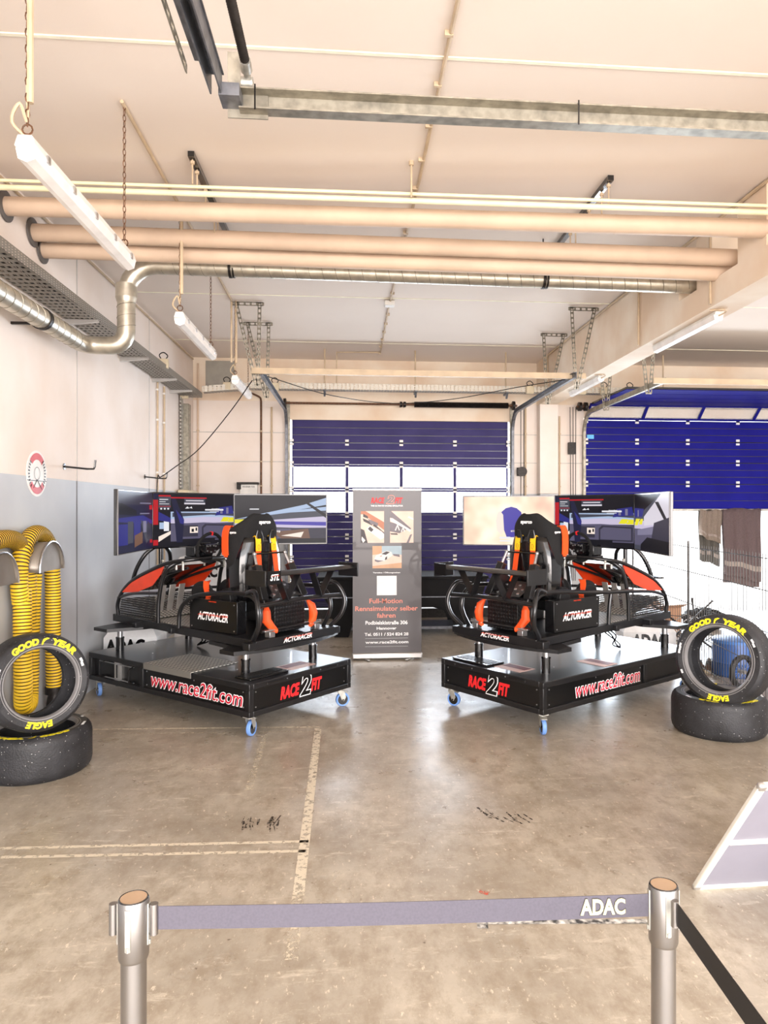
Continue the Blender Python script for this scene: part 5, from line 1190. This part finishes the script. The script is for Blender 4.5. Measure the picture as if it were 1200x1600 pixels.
p_ = tiltM @ Vector((.44, -.02, .36)); q.bar(p_, (.60, -.55, .0), .03, .02); p2 = tiltM @ Vector((.75, -.02, .8)); q.bar(p2, (.75, -.62, 0), .03, .02); q.build('prop_strut', m_bw, sg)

# ------------------------------------------------------------------ white advertising blocks
m_foam = mat('white_foam', (240,240,240), .6)
def block(x, y, w, d, h, rz, lb, tsize, tz, tx=0, txt='ADAC'):
    root = thing('advertising_block', lb, 'advertising block', (x, y, 0), rz, 'white advertising blocks')
    q = MB(); q.box(-w/2, w/2, -d/2, d/2, 0, h-.08); q.add([(-w/2,-d/2,h-.08),(w/2,-d/2,h-.08),(w/2,d/2,h-.08),(-w/2,d/2,h-.08),(-w/2+.05,-d/2+.05,h),(w/2-.05,-d/2+.05,h),(w/2-.05,d/2-.05,h),(-w/2+.05,d/2-.05,h)], [(0,1,5,4),(1,2,6,5),(2,3,7,6),(3,0,4,7),(4,5,6,7)])
    q.build('body', m_foam, root, flat=True)
    q = MB(); q.text(txt, frame((tx, -d/2-.002, tz), (1,0,0), (0,0,1)), fit=tsize, bold=.05); q.build('lettering', m_gloss, root, flat=True); return root
block(-2.31, 7.9, .54, .4, .55, 0, 'low white block with black letters against the left wall behind the left simulator', (.40, .15), .38, -.05)
block(-1.75, 8.75, .62, .45, 1.25, R(0), 'tall white block behind the seat of the left simulator', (.36, .13), 1.08, .0)
block(3.48, 8.3, .62, .35, .45, R(-4), 'low white block behind the front of the right simulator', (.42, .16), .27, 0)
q = MB(); q.box(-.06, .06, -.03, .03, 0, 1.3); o = q.build('wooden_post', mat('pine_wood', (206,158,110), .6, var=.12, vscale=4, stretch=(1,1,.1)), bevel=.004); o.location = (-1.30, 8.72, 0); tag(o, 'light wooden post beside the tall white block', 'wooden post')

# ------------------------------------------------------------------ fence in the next bay
A = Vector((4.09, 10.19, 0)); B = Vector((3.53, 5.55, 0)); fn = thing('wire_fence', 'tall thin wire mesh fence running along the next bay', 'fence', A)
t_ = (B-A); Lf = t_.length; t_.normalize(); m_wire = mat('fence_wire', (84,82,80), .4, .5); q = MB()
n = int(Lf/.065)
for i in range(n+1): p = t_*(i*Lf/n); q.cyl((p.x, p.y, .06), (p.x, p.y, 1.42), .0035, 4)
q.build('upright_wires', m_wire, fn)
q = MB()
for z in (.1, .42, .74, 1.1, 1.38): q.cyl((0,0,z), (t_.x*Lf, t_.y*Lf, z), .0045, 5)
q.build('cross_wires', m_wire, fn)
for k in (0, .5, 1.0):
    q = MB(); p = t_*Lf*k; q.cyl((p.x, p.y, 0), (p.x, p.y, 1.45), .013, 8); q.box(p.x-.1, p.x+.1, p.y-.06, p.y+.06, 0, .03); q.build('post', m_wire, fn)
# towels hung on the raised door's lower edge
def towel(x0, x1, z1, zb_, zf, m, lb, seed, m2):
    random.seed(seed); y0 = 11.84; root = thing('towel', lb, 'towel', ((x0+x1)/2, y0, zb_), group='towels on the raised door'); W2 = (x1-x0)/2
    for nm, yo, zl, mm, tl in (('front_fall', -.035, zf, m, .16), ('back_fall', .02, zb_, m2, .12)):
        q = MB(); nx, nz = 40, 14; vs = []
        ph = random.uniform(0, 6)
        for i in range(nx+1):
            u = i/nx; x = -W2+2*W2*u
            for j in range(nz+1):
                f = j/nz; zz = z1+.015*math.sin(u*9+ph)-(z1-(zl-tl*u))*f
                vs.append((x*(1-.03*f)+(.01*math.sin(f*5+ph)), yo+.018*math.sin(u*17+ph+f*.8)*(.4+f)+.008*math.sin(u*39+ph), zz-zb_))
        fs = [(i*(nz+1)+j, (i+1)*(nz+1)+j, (i+1)*(nz+1)+j+1, i*(nz+1)+j+1) for i in range(nx) for j in range(nz)]
        q.add(vs, fs); f_ = q.build(nm, mm, root, solid=.008)
        q = MB(); vs2 = []
        for i in range(nx+1):
            for j in (nz-3, nz-2): v_ = vs[i*(nz+1)+j]; vs2.append((v_[0], v_[1]-.006, v_[2]))
        q.add(vs2, [(i*2, i*2+2, i*2+3, i*2+1) for i in range(nx)]); q.build('hem_band', m_hem, f_)
m_hem = mat('towel_hem', (150,138,130), .9); m_t1 = mat('towel_taupe', (132,118,106), .95, var=.1, vscale=60, bump=.4, bscale=300); m_t2 = mat('towel_dark', (98,82,82), .95, var=.1, vscale=60, bump=.4, bscale=300); m_t3 = mat('towel_grey', (84,80,74), .95, var=.1, vscale=60)
d_ = 12.2
xa = lambda u: at(u, 800, y=11.84).x
za = lambda v: HC-(v-797)*11.95/F
towel(xa(1092), xa(1126), za(797), za(877)-.0, za(847)+.1, m_t1, 'smaller taupe towel hanging on the raised blue door', 3, m_t3)
towel(xa(1128), xa(1188), za(795), za(912), za(899), m_t2, 'larger dark brown towel hanging on the raised blue door', 5, m_t2)

# ------------------------------------------------------------------ things on the floor of the next bay
def shoe(x, y, rz, lb, m):
    root = thing('shoe', lb, 'shoe', (x, y, 0), rz, 'brown shoes behind the fence')
    vs = []; fs = []; st = [(-.14,.032,.09,.09),(-.11,.038,.10,.10),(-.05,.036,.085,.07),(.0,.04,.07,.06),(.06,.046,.055,.055),(.11,.044,.045,.045),(.145,.026,.03,.03)]
    for (yy, hw, h1, h2) in st:
        for k in range(10): a = 2*PI*k/10; vs.append((hw*math.cos(a), yy, .025+max(0, math.sin(a))*h1-.0))
    for i in range(len(st)-1):
        for k in range(10): fs.append((i*10+k, i*10+(k+1) % 10, (i+1)*10+(k+1) % 10, (i+1)*10+k))
    q = MB(); q.add(vs, fs+[tuple(range(10)), tuple(range(60, 70))]); q.build('upper', m, root)
    q = MB(); q.prism([(-.036,-.145),(.036,-.145),(.04,0),(.05,.07),(.03,.15),(-.03,.15),(-.05,.07),(-.04,0)], 0, .026); q.build('sole', m_cream, root)
    q = MB(); [q.tube([(-.03, .0+.02*k, .09-.006*k), (0, .005+.02*k, .10-.006*k), (.03, .0+.02*k, .09-.006*k)], .004, 5) for k in range(4)]; q.build('laces', m_darkst, root)
m_sh = mat('brown_leather', (110,78,58), .6, var=.15, vscale=30)
for u, v, a, lb in ((1077, 1047, 20, 'brown shoe seen through the right tyre, far left of the row'), (1092, 1044, 5, 'brown shoe seen through the right tyre, second of the row'), (1107, 1047, -10, 'brown shoe seen through the right tyre, third of the row'), (1121, 1043, -25, 'brown shoe seen through the right tyre, right end of the row')):
    p = at(u, v, z=0); shoe(p.x, p.y, R(a+160), lb, m_sh)
p = at(1168, 1062, z=0); root = thing('plastic_drum', 'blue plastic drum behind the right tyres', 'drum', (p.x, p.y+.25, 0))
q = MB(); q.lathe([(0,0),(.22,0),(.235,.02),(.235,.14),(.24,.15),(.235,.16),(.235,.30),(.225,.36),(.2,.38),(0,.38)], 32); q.build('body', mat('drum_blue', (50,92,160), .4), root)
q = MB(); q.lathe([(.215,.355),(.24,.36),(.24,.39),(.21,.395),(0,.395)], 32); q.build('lid', mat('drum_lid', (70,120,190), .4), root)
p = at(1234, 1062, z=0); root = thing('plastic_drum', 'second blue drum at the right edge of the photo', 'drum', (p.x, p.y+.25, 0))
q = MB(); q.lathe([(0,0),(.2,0),(.21,.02),(.21,.3),(.19,.34),(0,.34)], 32); q.build('body', mat('drum_blue', (50,92,160), .4), root)
for u, v, r, lb in ((1160, 1078, .17, 'black spoked wheel leaning on the blue drum'), (1196, 1110, .24, 'large black spoked wheel at the right edge beside the tyres')):
    p = at(u, v, z=0); root = thing('spoked_wheel', lb, 'wheel', (p.x, p.y, r+.012), group='spoked wheels beside the drums'); Mq = frame((0,0,0), cam_dir(0), (0,0,1)) @ Matrix.Rotation(R(25), 4, 'Y')
    q = MB(Mq); q.lathe([(r-.045,-.02),(r-.02,-.03),(r,-.015),(r,.015),(r-.02,.03),(r-.045,.02)], 40, closed=True); q.build('tyre', m_rubber, root)
    q = MB(Mq); q.cyl((0,0,-.04), (0,0,.04), .02, 12)
    for k in range(20): a = 2*PI*k/20; q.cyl((.015*math.cos(a), .015*math.sin(a), .02*(-1)**k), ((r-.04)*math.cos(a+.1), (r-.04)*math.sin(a+.1), 0), .002, 4)
    q.build('spokes', m_steel, root)
# folding rods behind the fence
root = thing('folding_stand', 'dark crossed-tube folding stand seen through the right tyre', 'stand', (at(1105, 1050, z=0).x, at(1105, 1050, z=0).y+.5, 0))
q = MB(); q.cyl((-.5,0,0), (.35,.05,.72), .011, 8); q.build('tube', m_darkst, root)
q = MB(); q.cyl((-.45,.04,.72), (.55,0,0), .011, 8); q.build('tube', m_darkst, root)
q = MB(); q.cyl((.12,.1,.75), (.2,.1,0), .011, 8); q.build('tube', m_darkst, root)
# carton, bags and cables on the floor past the fence
p = at(1040, 992, z=0); root = thing('cardboard_box', 'open brown cardboard box beyond the right simulator', 'box', (p.x+.05, p.y+.35, 0), R(20))
m_card = mat('cardboard', (196,148,112), .7)
q = MB(); q.box(-.25, .25, -.2, .2, 0, .36); q.build('body', m_card, root, flat=True)
for s in (-1, 1):
    q = MB(); q.bar((0, s*.2, .36), (0, s*.32, .42), .5, .005); q.build('flap', m_card, root, flat=True)
def lumpy(name, x, y, sx, sy, sz, m, lb, cat, seed, parent=None):
    random.seed(seed); q = MB(); n, mm = 22, 14; vs = []; fs = []
    from mathutils import noise
    for i in range(mm+1):
        ph = PI*i/mm
        for k in range(n):
            a = 2*PI*k/n; d = Vector((math.sin(ph)*math.cos(a), math.sin(ph)*math.sin(a), math.cos(ph))); r_ = 1+.35*noise.noise(d*2.3+Vector((seed, 0, 0)))+.15*noise.noise(d*6+Vector((seed, 3, 0)))
            vs.append((d.x*sx*r_, d.y*sy*r_, max(0, .5*sz+d.z*sz*.5*r_)))
    for i in range(mm):
        for k in range(n): fs.append((i*n+k, (i+1)*n+k, (i+1)*n+(k+1) % n, i*n+(k+1) % n))
    q.add(vs, fs); o = q.build(name, m); o.location = (x, y, 0); tag(o, lb, cat); return o
p = at(1098, 985, z=0); lumpy('cloth_bag', p.x+.15, p.y+.3, .34, .22, .28, m_cloth, 'crumpled black bag on the floor beyond the right simulator', 'bag', 4)
root = thing('cable_bundle', 'tangle of thin pale cables in front of the black bag', 'cables', (at(1060, 1010, z=0).x+.1, at(1060, 1010, z=0).y+.3, 0)); random.seed(9)
for k in range(7):
    q = MB(); q.tube([(random.uniform(-.45,.45), random.uniform(-.15,.15), random.choice((.01, .1, .2, .3))*1.2) for _ in range(6)], .006, 5, smooth=6); q.build('cable', [m_whited, m_zinc, m_deck][k % 3], root)
p = at(1188, 1085, z=0); lumpy('cloth_bag', p.x+1.1, p.y+.5, .3, .3, .5, m_cloth, 'black bag at the right edge behind the large spoked wheel', 'bag', 8)
